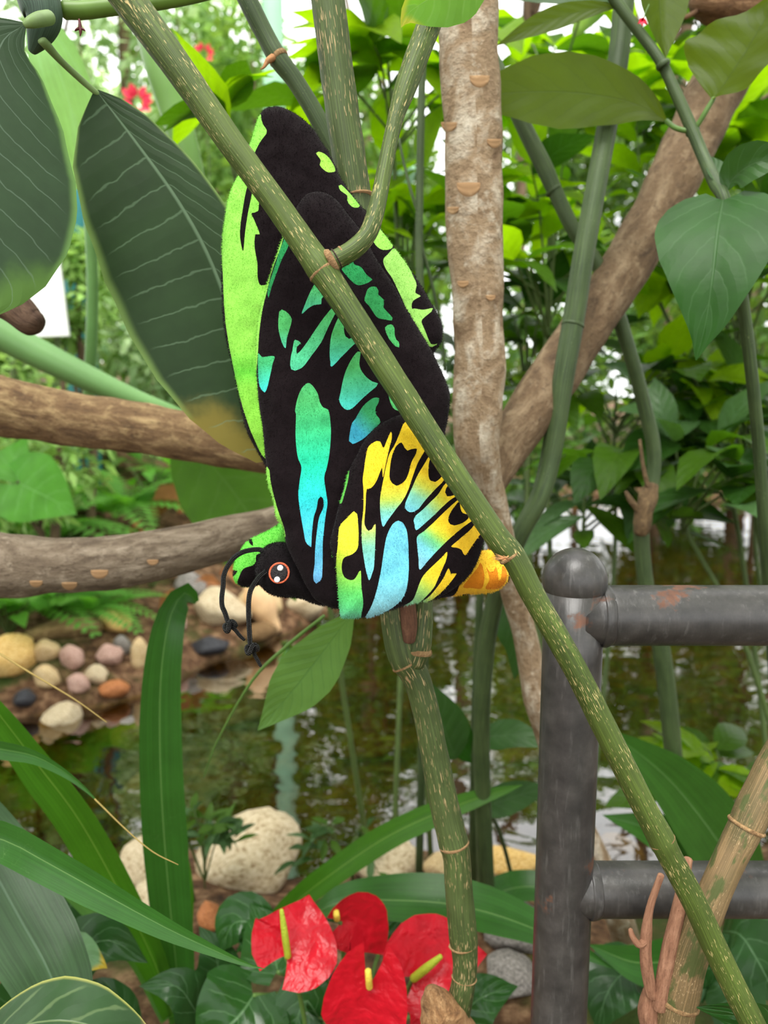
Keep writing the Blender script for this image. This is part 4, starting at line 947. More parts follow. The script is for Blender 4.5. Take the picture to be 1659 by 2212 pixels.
tube('stalk', pxl([(1402, 10, .84, 3), (1394, 28, .837, 3), (1390, 42, .835, 4)]), MATS['leaf_stalk'], fl, seg=6, sub=3)
for dx, dy in ((-11, 8), (0, 14), (11, 10), (-4, -6), (6, -4)):
    leaf('petal', fl, [(1388, 42, .835), (1388 + dx * .6, 44 + dy * .5, .83), (1388 + dx, 44 + dy, .832)], 9, redf, prof='ovate', nu=4, nv=6)

# more canes at the right
c10 = empty('straight_cane', P(1020, 1500, 1.2), 'straight dark green cane slanting in front of the leaning limb', 'plant stem')
tube('cane', pxl([(1360, -120, .92, 44), (1346, 22, .925, 44), (1333, 145, .925, 44), (1295, 362, .92, 44), (1262, 543, .92, 46), (1239, 690, .925, 47), (1218, 810, .93, 46), (1190, 985, .95, 44), (1165, 1075, .955, 42), (1125, 1150, .965, 40), (1080, 1260, .99, 38), (1050, 1400, 1.03, 38), (1040, 1600, 1.1, 36), (1050, 1900, 1.25, 36), (1060, 2060, 1.36, 36)]), caneC, c10, seg=22, sub=8)
node_ring(c10, 1237, 702, .9255, 49, 103, 6, 1.03, caneC)
nodeb = bark_mat('brown_node', (140, 116, 84), (104, 84, 60), (62, 50, 38), 40, 60, .8)
c11 = empty('arching_cane', P(1440, 1950, 1.5), 'slender grey green cane arching behind the straight cane down to the rails', 'plant stem')
tube('cane', pxl([(1060, 120, 1.0, 32), (1129, 268, 1.0, 34), (1175, 360, 1.0, 36), (1202, 420, 1.0, 32), (1241, 499, 1.0, 31), (1290, 570, 1.01, 30), (1326, 655, 1.02, 32), (1360, 760, 1.04, 30), (1390, 870, 1.07, 30), (1412, 970, 1.09, 30), (1408, 1050, 1.1, 30), (1392, 1100, 1.1, 36), (1385, 1150, 1.1, 34), (1398, 1280, 1.12, 34), (1428, 1400, 1.14, 38), (1448, 1560, 1.17, 38), (1458, 1700, 1.2, 36), (1462, 1900, 1.26, 34), (1470, 2120, 1.36, 34)]), caneC, c11, seg=20, sub=8)
node_ring(c11, 1196, 412, 1.0, 36, 58, 6, 1.04, caneC)
tube('node_scar', pxl([(1408, 1050, 1.09, 30), (1402, 1072, 1.088, 40), (1394, 1098, 1.086, 38), (1388, 1125, 1.088, 40), (1385, 1150, 1.092, 34)]), nodeb, c11, seg=16, sub=5, rough=.25, rfreq=60)
tube('twig', pxl([(1402, 1060, 1.085, 12), (1390, 1010, 1.08, 9), (1382, 950, 1.08, 7)]), nodeb, c11, seg=8, sub=4)
tube('twig', pxl([(1384, 1110, 1.085, 14), (1362, 1080, 1.08, 14), (1352, 1062, 1.08, 8)]), nodeb, c11, seg=8, sub=4)

tu = empty('thin_upright_stem', (P(905, 1880, 1.3).x, P(905, 1880, 1.3).y, ground_z(P(905, 1880, 1.3).x, P(905, 1880, 1.3).y)), 'thin dark green upright stem between the wings and the pale trunk', 'plant stem')
tube('stem', pxl([(918, 60, 1.02, 16), (912, 160, 1.02, 17), (908, 330, 1.03, 17), (906, 560, 1.04, 17), (915, 800, 1.06, 17), (925, 1100, 1.1, 17), (915, 1500, 1.2, 17), (905, 1880, 1.32, 17)]), caneC, tu, seg=10, sub=6)
tube('branchlet', pxl([(907, 470, 1.035, 8), (890, 420, 1.03, 7), (872, 350, 1.03, 6), (862, 300, 1.03, 5)]), caneC, tu, seg=8, sub=5)
tube('branchlet', pxl([(907, 520, 1.04, 8), (930, 600, 1.05, 7), (955, 720, 1.07, 6), (960, 800, 1.08, 5)]), caneC, tu, seg=8, sub=5)

# tan branched cane at the lower right
tc = empty('tan_branched_cane', (P(1445, 2420, .8).x, P(1445, 2420, .8).y, .12), 'thick tan and green cane with dead twigs behind the leaning cane at the lower rail', 'plant stem')
tube('cane', pxl([(1720, 1560, .60, 66), (1659, 1680, .60, 70), (1622, 1760, .60, 74), (1605, 1796, .60, 70), (1560, 1890, .602, 66), (1520, 1980, .606, 72), (1490, 2060, .614, 78), (1470, 2130, .622, 84), (1455, 2200, .632, 82), (1440, 2300, .66, 84), (1430, 2450, .72, 84), (1430, 2650, .85, 84)]), caneD, tc, seg=30, sub=8, rough=.06, rfreq=45)
node_ring(tc, 1612, 1784, .60, 76, 115, 8, 1.05)
node_ring(tc, 1462, 2160, .626, 88, 105, 12, 1.06)
twm = bark_mat('pink_dead_twig', (190, 144, 116), (156, 112, 88), (104, 72, 56), 30, 200, .5)
tube('dead_twig', pxl([(1424, 2175, .622, 32), (1440, 2080, .614, 34), (1462, 1980, .61, 30), (1478, 1900, .608, 24), (1486, 1856, .608, 20)]), twm, tc, seg=14, sub=6, rough=.06, rfreq=60)
tube('dead_twig', pxl([(1408, 2150, .622, 26), (1396, 2080, .615, 26), (1396, 2020, .61, 24), (1404, 1960, .608, 16), (1428, 1890, .606, 14)]), twm, tc, seg=14, sub=6, rough=.06, rfreq=60)
tube('dead_twig', pxl([(1396, 2030, .61, 18), (1380, 2040, .607, 16), (1366, 2022, .606, 14), (1362, 2008, .606, 10)]), twm, tc, seg=10, sub=5, rough=.15, rfreq=80)
tube('dead_twig', pxl([(1410, 2130, .625, 34), (1402, 2190, .635, 46), (1420, 2260, .65, 50)]), twm, tc, seg=14, sub=5, rough=.1, rfreq=60)

# ------------------------------------------------------------------ strap leaved plants, lower left
st1 = leaf_mat('strap_leaf', (46, 88, 40), (128, 164, 96), nv=1, trans=.3, rough=.33, vein_w=.001, slant=0, vein_a=.6, quilt=.1, par=.5)  # green darkened: shade of the low bank is put into the colour
st2 = leaf_mat('strap_leaf_bright', (58, 104, 30), (160, 190, 90), nv=1, trans=.4, rough=.38, vein_w=.001, slant=0, vein_a=.5, quilt=.1, par=.5)
st3 = leaf_mat('strap_leaf_grey', (50, 74, 56), (96, 122, 98), nv=1, trans=.15, rough=.35, vein_w=.001, slant=0, vein_a=.5, quilt=.1, par=.5)  # grey green also darkened to carry that shade
b1 = hit(380, 2230)[0]
sp1 = empty('strap_leaf_plant', (b1.x, b1.y, b1.z), 'plant with long arching green strap leaves at the lower corner of the stream bank', 'plant')
def strap(par, pts, w, m, **kw):
    kw.setdefault('prof', 'strap'); kw.setdefault('fold', .28); kw.setdefault('nu', 6); kw.setdefault('nv', 30)
    return leaf('leaf', par, pts, w, m, **kw)
strap(sp1, [(392, 2200, 1.12), (380, 2080, 1.08), (362, 1900, 1.04), (348, 1700, 1.0), (345, 1520, .98), (354, 1400, .97), (372, 1320, .975), (400, 1280, 1.0), (425, 1300, 1.03)], 98, st1, roll=10, fold=.3, prof='blade')
strap(sp1, [(372, 2190, 1.1), (330, 2070, 1.05), (260, 1930, .98), (170, 1770, .92), (80, 1650, .88), (-20, 1520, .84), (-120, 1400, .82)], 92, st2, roll=-25, fold=.4)
strap(sp1, [(365, 2200, 1.1), (300, 2050, 1.12), (210, 1960, 1.14), (130, 1890, 1.15), (60, 1850, 1.16)], 62, st2, roll=-20, fold=.4)
strap(sp1, [(400, 2200, 1.12), (392, 2050, 1.14), (398, 1930, 1.15), (402, 1840, 1.16)], 46, st2, roll=10)
b2 = hit(-260, 2100)[0]
sp2 = empty('strap_leaf_plant', (b2.x, b2.y, b2.z), 'plant reaching in from the side with tapering strap leaves across the lower corner', 'plant')
strap(sp2, [(-300, 1800, .80), (-120, 1795, .74), (0, 1812, .70), (110, 1868, .68), (240, 1940, .67), (360, 2005, .665), (460, 2052, .66), (530, 2082, .655), (575, 2094, .652)], 86, st1, roll=20, fold=.3, prof='lance')
strap(sp2, [(-260, 1640, .85), (-100, 1600, .8), (0, 1618, .77), (70, 1632, .75), (130, 1662, .74), (180, 1700, .735), (225, 1745, .73)], 46, st1, roll=25, fold=.3, prof='lance')
tube('leaf_tip', pxl([(205, 1726, .732, 4), (270, 1790, .728, 3), (330, 1840, .725, 2.5), (385, 1868, .722, 1.5)]), plain_mat('dry_leaf_tip', (150, 128, 70), .7), sp2, seg=6, sub=5)
tube('leaf_tip', pxl([(-20, 1400, .80, 4), (60, 1450, .79, 4), (160, 1510, .785, 3), (230, 1560, .78, 2)]), MATS['dry_leaf_tip'], sp2, seg=6, sub=5)
strap(sp2, [(-140, 1700, .86), (-40, 1840, .80), (40, 1980, .76), (110, 2110, .73), (160, 2260, .72)], 190, st3, roll=-12, fold=.12, prof='blade')
strap(sp2, [(-120, 2330, .62), (0, 2235, .61), (120, 2205, .605), (240, 2230, .61), (380, 2300, .62)], 190, leaf_mat('corner_leaf', (48, 76, 52), (140, 160, 110), nv=6, trans=.15, rough=.36, edge=(170, 170, 90), tip=(190, 150, 110), vein_a=.4), roll=-35, prof='lance', fold=.1, nu=10)

# broad ground leaves bottom left
bl = leaf_mat('broad_ground_leaf', (38, 72, 40), (104, 140, 100), nv=6, trans=.2, rough=.3, vein_w=.05, slant=1.6, vein_a=.5)  # leaf colour deepened to stand for shade in the lower corner
bl2 = leaf_mat('broad_ground_leaf_tip', (92, 130, 104), (130, 160, 130), nv=5, trans=.25, rough=.3, vein_w=.04, vein_a=.4, tip=(176, 150, 40))
b3 = hit(250, 2290)[0]
gp = empty('broad_leaf_clump', tuple(b3), 'clump of broad dark leaves under the strap leaves in the lower corner', 'plant')
for pts, w, m, r in [
    ([(120, 2200, 1.0), (160, 2080, .98), (230, 2030, .97), (320, 2080, .98)], 150, bl, -20),
    ([(130, 2090, .95), (170, 2060, .93), (215, 2080, .92), (232, 2092, .92)], 92, bl2, 0),
    ([(470, 2260, 1.0), (420, 2180, .97), (380, 2130, .95), (300, 2130, .95)], 120, bl, 15),
    ([(80, 2130, 1.15), (110, 2000, 1.15), (100, 1930, 1.16), (60, 1860, 1.18)], 150, bl, 0),
    ([(300, 2240, 1.0), (240, 2170, .98), (200, 2150, .97), (130, 2170, .97)], 90, bl, 10),
    ([(440, 2200, 1.05), (470, 2100, 1.05), (460, 2050, 1.05), (430, 2000, 1.06)], 110, bl, 0),
    ([(20, 2250, 1.0), (60, 2150, 1.0), (70, 2080, 1.0), (40, 2010, 1.0)], 160, bl, 10)]:
    leaf('leaf', gp, pts, w, m, roll=r, prof='ovate', fold=.15, nu=8, nv=16)
    a = pts[0]
    q = P(*a); tube('petiole', [(*q, .004), *[(*(q.lerp(gp.location, k)), .004) for k in (.5, 1.0)]], MATS['leaf_stalk'], gp, seg=6, sub=3)

# ------------------------------------------------------------------ red anthurium
t = NT('anthurium_red'); ob = t.obj(); n1 = t.noise(ob, 42.0, 2.0, .5, .6); n2 = t.noise(ob, 110.0, 3.0)
c = t.mix(n1, (150, 4, 22), (216, 22, 44))
spm = t.done(t.n('MixShader', _0=.18, _1=t.bsdf(c, .30, t.bump(t.math('ADD', n1, t.math('MULTIPLY', n2, .3)), .7, .007), .32), _2=t.n('BsdfTranslucent', Color=lin((255, 60, 70))).outputs[0]).outputs[0])
spg = plain_mat('spadix_green', (164, 180, 48), .5, .15, 500, .6)
spy = plain_mat('spadix_yellow', (240, 206, 80), .5, .15, 500, .6)
ag = leaf_mat('anthurium_leaf', (38, 78, 36), (110, 150, 100), nv=5, trans=.15, rough=.2, vein_w=.06, slant=1.8, vein_a=.5, quilt=.4)
b4 = hit(760, 2330)[0]
an = empty('red_anthurium', tuple(b4), 'anthurium with glossy red heart shaped flowers in front of the stream', 'plant')
def flower(pts, w, sx, sm, roll, fold=.2, asym=(1, 1), lob=.26, curl=-.1):
    sp_ = leaf('spathe', an, pts, w, spm, roll=roll, prof='heart', fold=fold, nu=14, nv=22, lobes=lob, wave=.012, curl=curl, asym=asym)
    (x0, y0, d0_, w0), (x1, y1, d1_, w1) = sx
    tube('spadix', pxl([(x0, y0, d0_, w0), ((x0 + x1) / 2, (y0 + y1) / 2, (d0_ + d1_) / 2 - .004, w0), (x1, y1, d1_, w1)]), sm, an, seg=12, sub=6).parent = sp_
    q = P(*pts[0]); g = Vector((q.x * .6 + an.location.x * .4, q.y + .05, an.location.z))
    m_ = (q + g) / 2 + Vector((0, .02, .03))
    tube('flower_stalk', [(*q, .0028), (*m_, .003), (*g, .0032)], MATS['leaf_stalk'], an, seg=8, sub=5)
flower([(735, 1992, .93), (770, 1985, .94), (800, 2015, .945), (835, 2065, .95)], 130, ((728, 1985, .925, 14), (726, 1968, .922, 12)), spy, 10)
flower([(618, 2066, .87), (640, 2030, .88), (655, 1985, .89), (668, 1932, .905)], 198, ((622, 2066, .862, 15), (608, 1966, .85, 9)), spg, 0, fold=.22)
flower([(892, 2112, .90), (925, 2085, .905), (975, 2065, .915), (1052, 2062, .93)], 195, ((893, 2114, .892, 18), (952, 2066, .872, 11)), spg, 0, fold=.1)
flower([(797, 2125, .83), (790, 2165, .83), (785, 2210, .835), (775, 2290, .845)], 186, ((798, 2132, .822, 15), (795, 2096, .812, 14)), spy, 0, fold=.25, lob=.5)
flower([(925, 2215, .92), (920, 2190, .925), (905, 2170, .93), (880, 2150, .94)], 90, ((925, 2215, .912, 6), (926, 2205, .91, 4)), spg, 0)
for pts, w, r in [
    ([(548, 2150, .98), (520, 2190, .96), (480, 2230, .95), (430, 2290, .95)], 220, 0),
    ([(560, 2010, 1.05), (530, 1990, 1.05), (500, 2000, 1.05), (475, 2060, 1.05)], 120, 10),
    ([(600, 2100, 1.0), (590, 2060, 1.02), (560, 1990, 1.04), (540, 1950, 1.05)], 150, 0),
    ([(690, 2200, .98), (660, 2160, .98), (640, 2210, .97), (630, 2280, .97)], 130, 0),
    ([(980, 2230, 1.0), (1010, 2180, 1.0), (1050, 2150, 1.0), (1120, 2130, 1.02)], 130, 10),
    ([(860, 1985, 1.08), (800, 1985, 1.09), (760, 1975, 1.1), (700, 1990, 1.1)], 90, 20)]:
    leaf('leaf', an, pts, w, ag, roll=r, prof='heart', fold=.15, nu=10, nv=16, lobes=.15)
    q = P(*pts[0]); tube('leaf_stalk', [(*q, .003), (*((q + an.location) / 2 + Vector((0, .03, .03))), .003), (*an.location, .003)], MATS['leaf_stalk'], an, seg=6, sub=4)

# mid leaves near the water
mid = leaf_mat('lance_leaf', (92, 130, 80), (62, 100, 60), nv=10, trans=.35, rough=.45, vein_w=.10, slant=2.0, vein_a=.55)
hl = empty('hanging_lance_leaf', P(765, 1322, .78), 'single pointed green leaf hanging below the butterfly over the water', 'leaf')
leaf('blade', hl, [(765, 1318, .78), (715, 1385, .80), (650, 1470, .82), (600, 1530, .84), (556, 1578, .85)], 128, mid, roll=-10, prof='lance', fold=.12, nu=10, nv=22, wave=.01)
tube('petiole', pxl([(765, 1320, .78, 8), (800, 1300, .76, 8), (860, 1290, .70, 9)]), MATS['leaf_stalk'], hl, seg=8, sub=4)
tw = empty('thin_green_twig', P(640, 1365, .84), 'thin green twig slanting below the butterfly antennae', 'plant stem')
tube('twig', pxl([(700, 1330, .80, 7), (620, 1395, .83, 8), (545, 1470, .86, 7), (470, 1600, .92, 5), (440, 1680, .96, 3)]), MATS['leaf_stalk'], tw, seg=8, sub=5)
b5 = hit(1022, 1905)[0]
ts = empty('slender_stem_plant', tuple(b5), 'slender upright stem with dark oval leaves between the lower cane and the post', 'plant')
tube('stem', pxl([(1020, 1930, 1.45, 22), (1024, 1750, 1.3, 20), (1028, 1500, 1.2, 18), (1036, 1300, 1.15, 16), (1040, 1150, 1.12, 14)]), caneC, ts, seg=12, sub=6)
tube('branchlet', pxl([(1105, 1890, 1.45, 9), (1080, 1800, 1.38, 9), (1050, 1740, 1.3, 9), (1030, 1690, 1.27, 10)]), caneC, ts, seg=8, sub=5)
for pts, w, r in [([(1030, 1590, 1.23), (1075, 1590, 1.2), (1120, 1588, 1.18), (1190, 1615, 1.16)], 74, -25), ([(1028, 1745, 1.3), (1070, 1735, 1.28), (1130, 1715, 1.26), (1200, 1700, 1.24)], 70, -10),
                  ([(985, 1640, 1.2), (965, 1590, 1.18), (945, 1530, 1.16), (925, 1470, 1.15)], 110, 10), ([(1030, 1650, 1.25), (1000, 1610, 1.23), (985, 1560, 1.2), (960, 1500, 1.18)], 60, 0),
                  ([(1090, 1240, 1.12), (1110, 1360, 1.12), (1120, 1400, 1.13), (1110, 1470, 1.15)], 80, 10)]:
    leaf('leaf', ts, pts, w, ldk if r else lg_, roll=r, prof='ovate', fold=.15, nu=8, nv=16)
b6 = hit(640, 1960)[0]
lb = empty('long_blade_plant', tuple(b6), 'plant with long arching dark blades behind the red flowers', 'plant')
strap(lb, [(560, 2040, 1.2), (620, 1965, 1.17), (720, 1885, 1.15), (850, 1800, 1.14), (1000, 1735, 1.14), (1130, 1695, 1.15)], 56, st2, roll=0, fold=.2)
strap(lb, [(640, 2000, 1.12), (730, 1950, 1.06), (860, 1945, 1.03), (1000, 1958, 1.02), (1150, 2005, 1.02), (1330, 2095, 1.03)], 118, st1, roll=-30, fold=.25, prof='lance')
strap(lb, [(990, 1975, 1.3), (1060, 1935, 1.28), (1140, 1915, 1.26), (1260, 1930, 1.25)], 70, st1, roll=-25, fold=.2)
b7 = hit(1560, 1900)[0]
rp = empty('broad_blade_plant', tuple(b7), 'plant with wide ribbed green blades behind the steel rails', 'plant')
wide = leaf_mat('wide_ribbed_leaf', (50, 90, 40), (110, 146, 92), nv=1, trans=.3, rough=.3, vein_w=.001, slant=0, vein_a=.5, quilt=.1, par=.5)
strap(rp, [(1640, 1960, 1.3), (1560, 1830, 1.2), (1460, 1700, 1.14), (1370, 1620, 1.1), (1290, 1570, 1.08)], 170, wide, roll=15, fold=.2, prof='ovate', nu=10)
strap(rp, [(1600, 1980, 1.3), (1520, 1880, 1.22), (1420, 1800, 1.18), (1300, 1760, 1.16)], 120, wide, roll=20, fold=.2, prof='lance', nu=8)
strap(rp, [(1560, 2000, 1.2), (1480, 2060, 1.1), (1380, 2080, 1.05), (1270, 2040, 1.02)], 110, st1, roll=-25, fold=.2, prof='lance', nu=8)
for pts, w in [([(1560, 2010, 1.1), (1600, 2020, 1.05), (1640, 2080, 1.02), (1690, 2180, 1.0)], 200), ([(1500, 2090, 1.1), (1560, 2100, 1.05), (1580, 2160, 1.03), (1560, 2260, 1.02)], 160), ([(1400, 2110, 1.1), (1350, 2100, 1.08), (1310, 2150, 1.06), (1290, 2230, 1.06)], 130)]:
    leaf('leaf', rp, pts, w, bl, roll=10, prof='ovate', fold=.12, nu=8, nv=16)
wet = empty('wet_leaf', P(1700, 2260, .62), 'glossy wet dark leaf in the lower corner under the leaning cane', 'leaf')
leaf('blade', wet, [(1720, 2300, .64), (1650, 2220, .62), (1590, 2190, .61), (1500, 2175, .61)], 110, ag, roll=-20, prof='ovate', fold=.15, nu=10, nv=16)
tube('petiole', pxl([(1720, 2300, .64, 8), (1800, 2450, .7, 9), (1900, 2700, .9, 10)]), MATS['leaf_stalk'], wet, seg=8, sub=4)
# leaf with yellow edge over the side branch, top
tl = empty('yellow_edged_leaf', P(1000, -120, .56), 'light green leaf with a yellow corner at the top between cane and trunk', 'leaf')
leaf('blade', tl, [(1060, -70, .56), (1000, -45, .55), (930, -5, .545), (880, 30, .54), (866, 60, .54)], 150, leaf_mat('top_leaf', (112, 168, 78), (150, 190, 110), nv=6, trans=.5, rough=.45, tip=(206, 190, 70), vein_a=.4), roll=-10, prof='ovate', fold=.12, nu=10, nv=16)
tube('petiole', pxl([(1060, -70, .56, 8), (1100, -110, .57, 8), (1140, -200, .58, 8)]), MATS['leaf_stalk'], tl, seg=8, sub=4)

# ------------------------------------------------------------------ shrubs behind: stems with single leaves
def proto(name, prof, w, droop, fold, mat, nu=4, nv=7, lobes=0.0):
    me = leaf_mesh(name, [(0, 0, 0), (.35, 0, .03), (.7, 0, -droop * .35), (1, 0, -droop)], w, (0, 0, 1), prof=prof, fold=fold, nu=nu, nv=nv, lobes=lobes, wave=.02)
    me.materials.append(mat)
    me.polygons.foreach_set('use_smooth', np.ones(len(me.polygons), dtype=bool))
    return me
def place_leaf(me, parent, pos, direc, up, size, name='leaf'):
    x = direc.normalized(); y = up.cross(x)
    if y.length < 1e-3: y = Vector((0, 1, 0)).cross(x)
    y.normalize(); z = x.cross(y)
    o = bpy.data.objects.new(name, me); COL.objects.link(o); o.parent = parent
    M = Matrix((x, y, z)).transposed()
    o.rotation_euler = M.to_euler(); o.location = pos - parent.location; o.scale = (size, size, size)
    return o
def rand_dir(r): 
    while True:
        v = Vector((r.uniform(-1, 1), r.uniform(-1, 1), r.uniform(-1, 1)))
        if 0.05 < v.length < 1: return v.normalized()
def shrub(base, crown, rad, nbr, per, L, protos, label, stemm, seed, group='leafy shrubs over the stream', name='leafy_shrub', droop=.25, width=.006):
    r = random.Random(seed); base = Vector(base); base.z = ground_z(base.x, base.y)
    root = empty(name, base, label, 'shrub', group)
    c = Vector(crown)
    m1 = base.lerp(c, .5) + Vector((r.uniform(-.08, .08), r.uniform(-.05, .1), .1))
    top = c + Vector((0, 0, rad[2] * .2))
    tube('stem', [(*base, width), (*m1, width * .85), (*(c - Vector((0, 0, rad[2] * .4))), width * .7), (*top, width * .45)], stemm, root, seg=8, sub=5)
    for k in range(nbr):
        d = rand_dir(r); d.z = abs(d.z) * .8 - .15
        end = c + Vector((d.x * rad[0], d.y * rad[1], d.z * rad[2]))
        st = c - Vector((0, 0, rad[2] * r.uniform(.1, .6)))
        pts = [st, st.lerp(end, .55) + Vector((0, 0, .06)), end]
        tube('branch', [(*p, width * q) for p, q in zip(pts, (.5, .4, .22))], stemm, root, seg=5, sub=3)
        cv = catmull(pts, 8); ax = (end - st).normalized()
        for j in range(per):
            f = .25 + .75 * (j + 1) / per
            p = Vector(cv[min(len(cv) - 1, int(f * (len(cv) - 1)))])
            side = ax.cross(Vector((0, 0, 1)))
            if side.length < .1: side = Vector((1, 0, 0))
            side.normalize(); s = 1 if j % 2 else -1
            dr = side * s * r.uniform(.5, 1) + ax * r.uniform(.1, .7) + Vector((0, 0, r.uniform(-.5, .25)))
            if j >= per - 1: dr = ax + Vector((0, 0, -.2))
            up = Vector((r.uniform(-.4, .4), r.uniform(-.7, .3), 1))
            place_leaf(r.choice(protos), root, p, dr, up, L * r.uniform(.7, 1.15))
    return root
yg = leaf_mat('shrub_leaf_light', (122, 160, 14), (146, 176, 60), nv=6, trans=.6, rough=.45, vein_w=.06, slant=1.5, vein_a=.35)
mg = leaf_mat('shrub_leaf_mid', (66, 104, 20), (98, 130, 56), nv=6, trans=.42, rough=.42, vein_w=.06, slant=1.5, vein_a=.4)
dg = leaf_mat('shrub_leaf_deep', (40, 74, 26), (86, 124, 74), nv=6, trans=.3, rough=.36, vein_w=.06, slant=1.5, vein_a=.4)
bg_ = leaf_mat('shrub_leaf_bluish', (70, 104, 70), (120, 156, 120), nv=6, trans=.3, rough=.34, vein_w=.06, slant=1.5, vein_a=.35)
PY = [proto('leaf', 'ovate', .52, d, f, m) for d, f, m in ((.15, .2, yg), (.4, .3, yg), (.28, .1, mg))]
PM = [proto('leaf', 'ovate', .50, d, f, m) for d, f, m in ((.2, .2, mg), (.45, .25, yg), (.3, .15, dg), (.1, .2, yg))]
PD = [proto('leaf', 'ovate', .48, d, f, m) for d, f, m in ((.2, .2, dg), (.5, .25, mg), (.3, .15, bg_))]
PB = [proto('leaf', 'lance', .34, d, f, m) for d, f, m in ((.25, .2, bg_), (.4, .2, dg), (.1, .15, mg))]
tw1 = plain_mat('shrub_twig', (74, 92, 44), .6, .2)
def at(px, py, d): return P(px, py, d)
nb = lambda px, d: P(px, 1900, d)     # a spot on the near bank
for (bx, bd, cx_, cy_, cd, rx, ry, rz, nbr, per, L, pr, lab, sd) in [
    (1240, 1.48, 1190, 560, 1.55, .26, .20, .30, 11, 6, .15, PM, 'shrub with mid green leaves between pale trunk and straight cane', 1),
    (1700, 1.45, 1390, 420, 1.65, .28, .22, .32, 12, 6, .16, PY, 'shrub with bright yellow green leaves behind the leaning limb', 2),
    (1800, 1.45, 1600, 650, 1.60, .24, .22, .30, 11, 6, .16, PM, 'shrub with leaves behind the heart shaped leaf', 3),
    (1225, 1.50, 1200, 180, 1.70, .30, .22, .24, 11, 6, .16, PY, 'shrub with sunlit leaves high beside the pale trunk', 4),
    (1820, 1.55, 1520, 150, 1.85, .34, .24, .30, 11, 6, .17, PM, 'shrub with leaves above the leaning limb at the top corner', 5),
    (1260, 1.52, 1330, 880, 1.75, .28, .24, .22, 11, 6, .15, PM, 'shrub overhanging the distant water behind the arching cane', 6),
    (1780, 1.40, 1480, 1060, 1.45, .24, .18, .16, 10, 6, .17, PD, 'shrub with drooping dark leaves just above the top rail', 7),
    (1850, 1.45, 1640, 960, 1.65, .24, .22, .22, 10, 6, .16, PD, 'dark leaved shrub at the frame edge above the top rail', 8),
    (1190, 1.54, 1260, 1120, 1.60, .18, .16, .10, 8, 5, .17, PB, 'shrub with long bluish leaves above the post cap', 9),
    (850, 1.60, 880, 560, 1.60, .17, .18, .36, 11, 6, .14, PY, 'thin shrub with yellow green leaves between wings and pale trunk', 10),
    (930, 1.62, 850, 240, 1.50, .18, .16, .20, 9, 5, .17, PY, 'light green shrub above the wings between the canes', 11),
    (800, 1.60, 505, 335, 1.1, .03, .05, .05, 3, 3, .12, PY, 'bright green leaves peeping out behind the wing tip and the big dark leaf', 12),
    (1250, 1.50, 1140, 780, 1.75, .20, .20, .22, 10, 5, .14, PD, 'shady shrub low beside the pale trunk above the limb', 13),
]:
    shrub(nb(bx, bd), at(cx_, cy_, cd), (rx, ry, rz), nbr, per, L, pr, lab, tw1, sd)
# low bright plant right of the rails
shrub(P(1600, 1870, 1.58), P(1570, 1700, 1.5), (.16, .1, .08), 8, 5, .11, PY, 'low bright green plant between the two steel rails', tw1, 40)
shrub(P(420, 1960, 1.45), P(440, 1850, 1.42), (.07, .05, .12), 7, 6, .055, PB, 'small sprig with narrow toothed leaves before the cream boulder', tw1, 41, width=.003)
shrub(P(760, 1900, 1.55), P(740, 1850, 1.5), (.10, .06, .06), 6, 5, .05, PB, 'small feathery sprig beside the broad pale boulder', tw1, 42, width=.003)

# ------------------------------------------------------------------ far bank: ferns and herbs
fernm = leaf_mat('fern_leaf', (92, 150, 70), (120, 170, 90), nv=8, trans=.4, rough=.5, vein_a=.2)
fernm2 = leaf_mat('fern_leaf_pale', (138, 186, 124), (160, 200, 150), nv=8, trans=.4, rough=.5, vein_a=.2)
def frond_mesh(n=16, w=.26, droop=.5):
    V, F, UV = [], [], []
    def pt(t): return Vector((t * (1 - .12 * t * droop), 0, .42 * t - (.42 + droop * .55) * t * t))
    def quad(a, b, c, d):
        k = len(V); V.extend([tuple(a), tuple(b), tuple(c), tuple(d)]); F.append((k, k + 1, k + 2, k + 3)); UV.extend([(.5, 0), (.2, .5), (.5, 1), (.8, .5)])
    for i in range(n):
        t0, t1 = i / n, (i + 1) / n
        p, q = pt(t0), pt(t1); quad(p + Vector((0, -.006, 0)), p + Vector((0, .006, 0)), q + Vector((0, .004, 0)), q + Vector((0, -.004, 0)))
        if i < 2: continue
        L = w * math.sin(math.pi * min(1, t0 * .85 + .15)) ** .8 + .02; m = (p + q) / 2; dx = (q - p).normalized()
        for s in (-1, 1):
            e = m + Vector((0, s * L, -.10 * L)) + dx * L * .35
            b = 0.62 / n
            quad(m, m.lerp(e, .45) - dx * b, e, m.lerp(e, .45) + dx * b)
    me = bpy.data.meshes.new('frond'); me.from_pydata(V, [], F)
    ul = me.uv_layers.new(name='UVMap'); ul.data.foreach_set('uv', np.array(UV, np.float32).ravel()); me.update(); return me
FR = []
for dr in (.4, .8, 1.2):
    for m in (fernm, fernm2):
        f_ = frond_mesh(droop=dr); f_.materials.append(m); FR.append(f_)
def fern(px, py, size, n, label, seed, pale=False):
    r = random.Random(seed); p, d = hit(px, py)
    root = empty('fern', (p.x, p.y, p.z - .01), label, 'fern', 'ferns on the far bank')
    a0 = r.uniform(0, 6)
    for k in range(n):
        a = a0 + k * 2 * math.pi / n + r.uniform(-.25, .25)
        dr = Vector((math.cos(a), math.sin(a), r.uniform(.35, .9)))
        place_leaf(FR[r.randrange(3) * 2 + (1 if pale else 0)], root, root.location.copy(), dr, Vector((0, 0, 1)), size * r.uniform(.8, 1.15), 'frond')
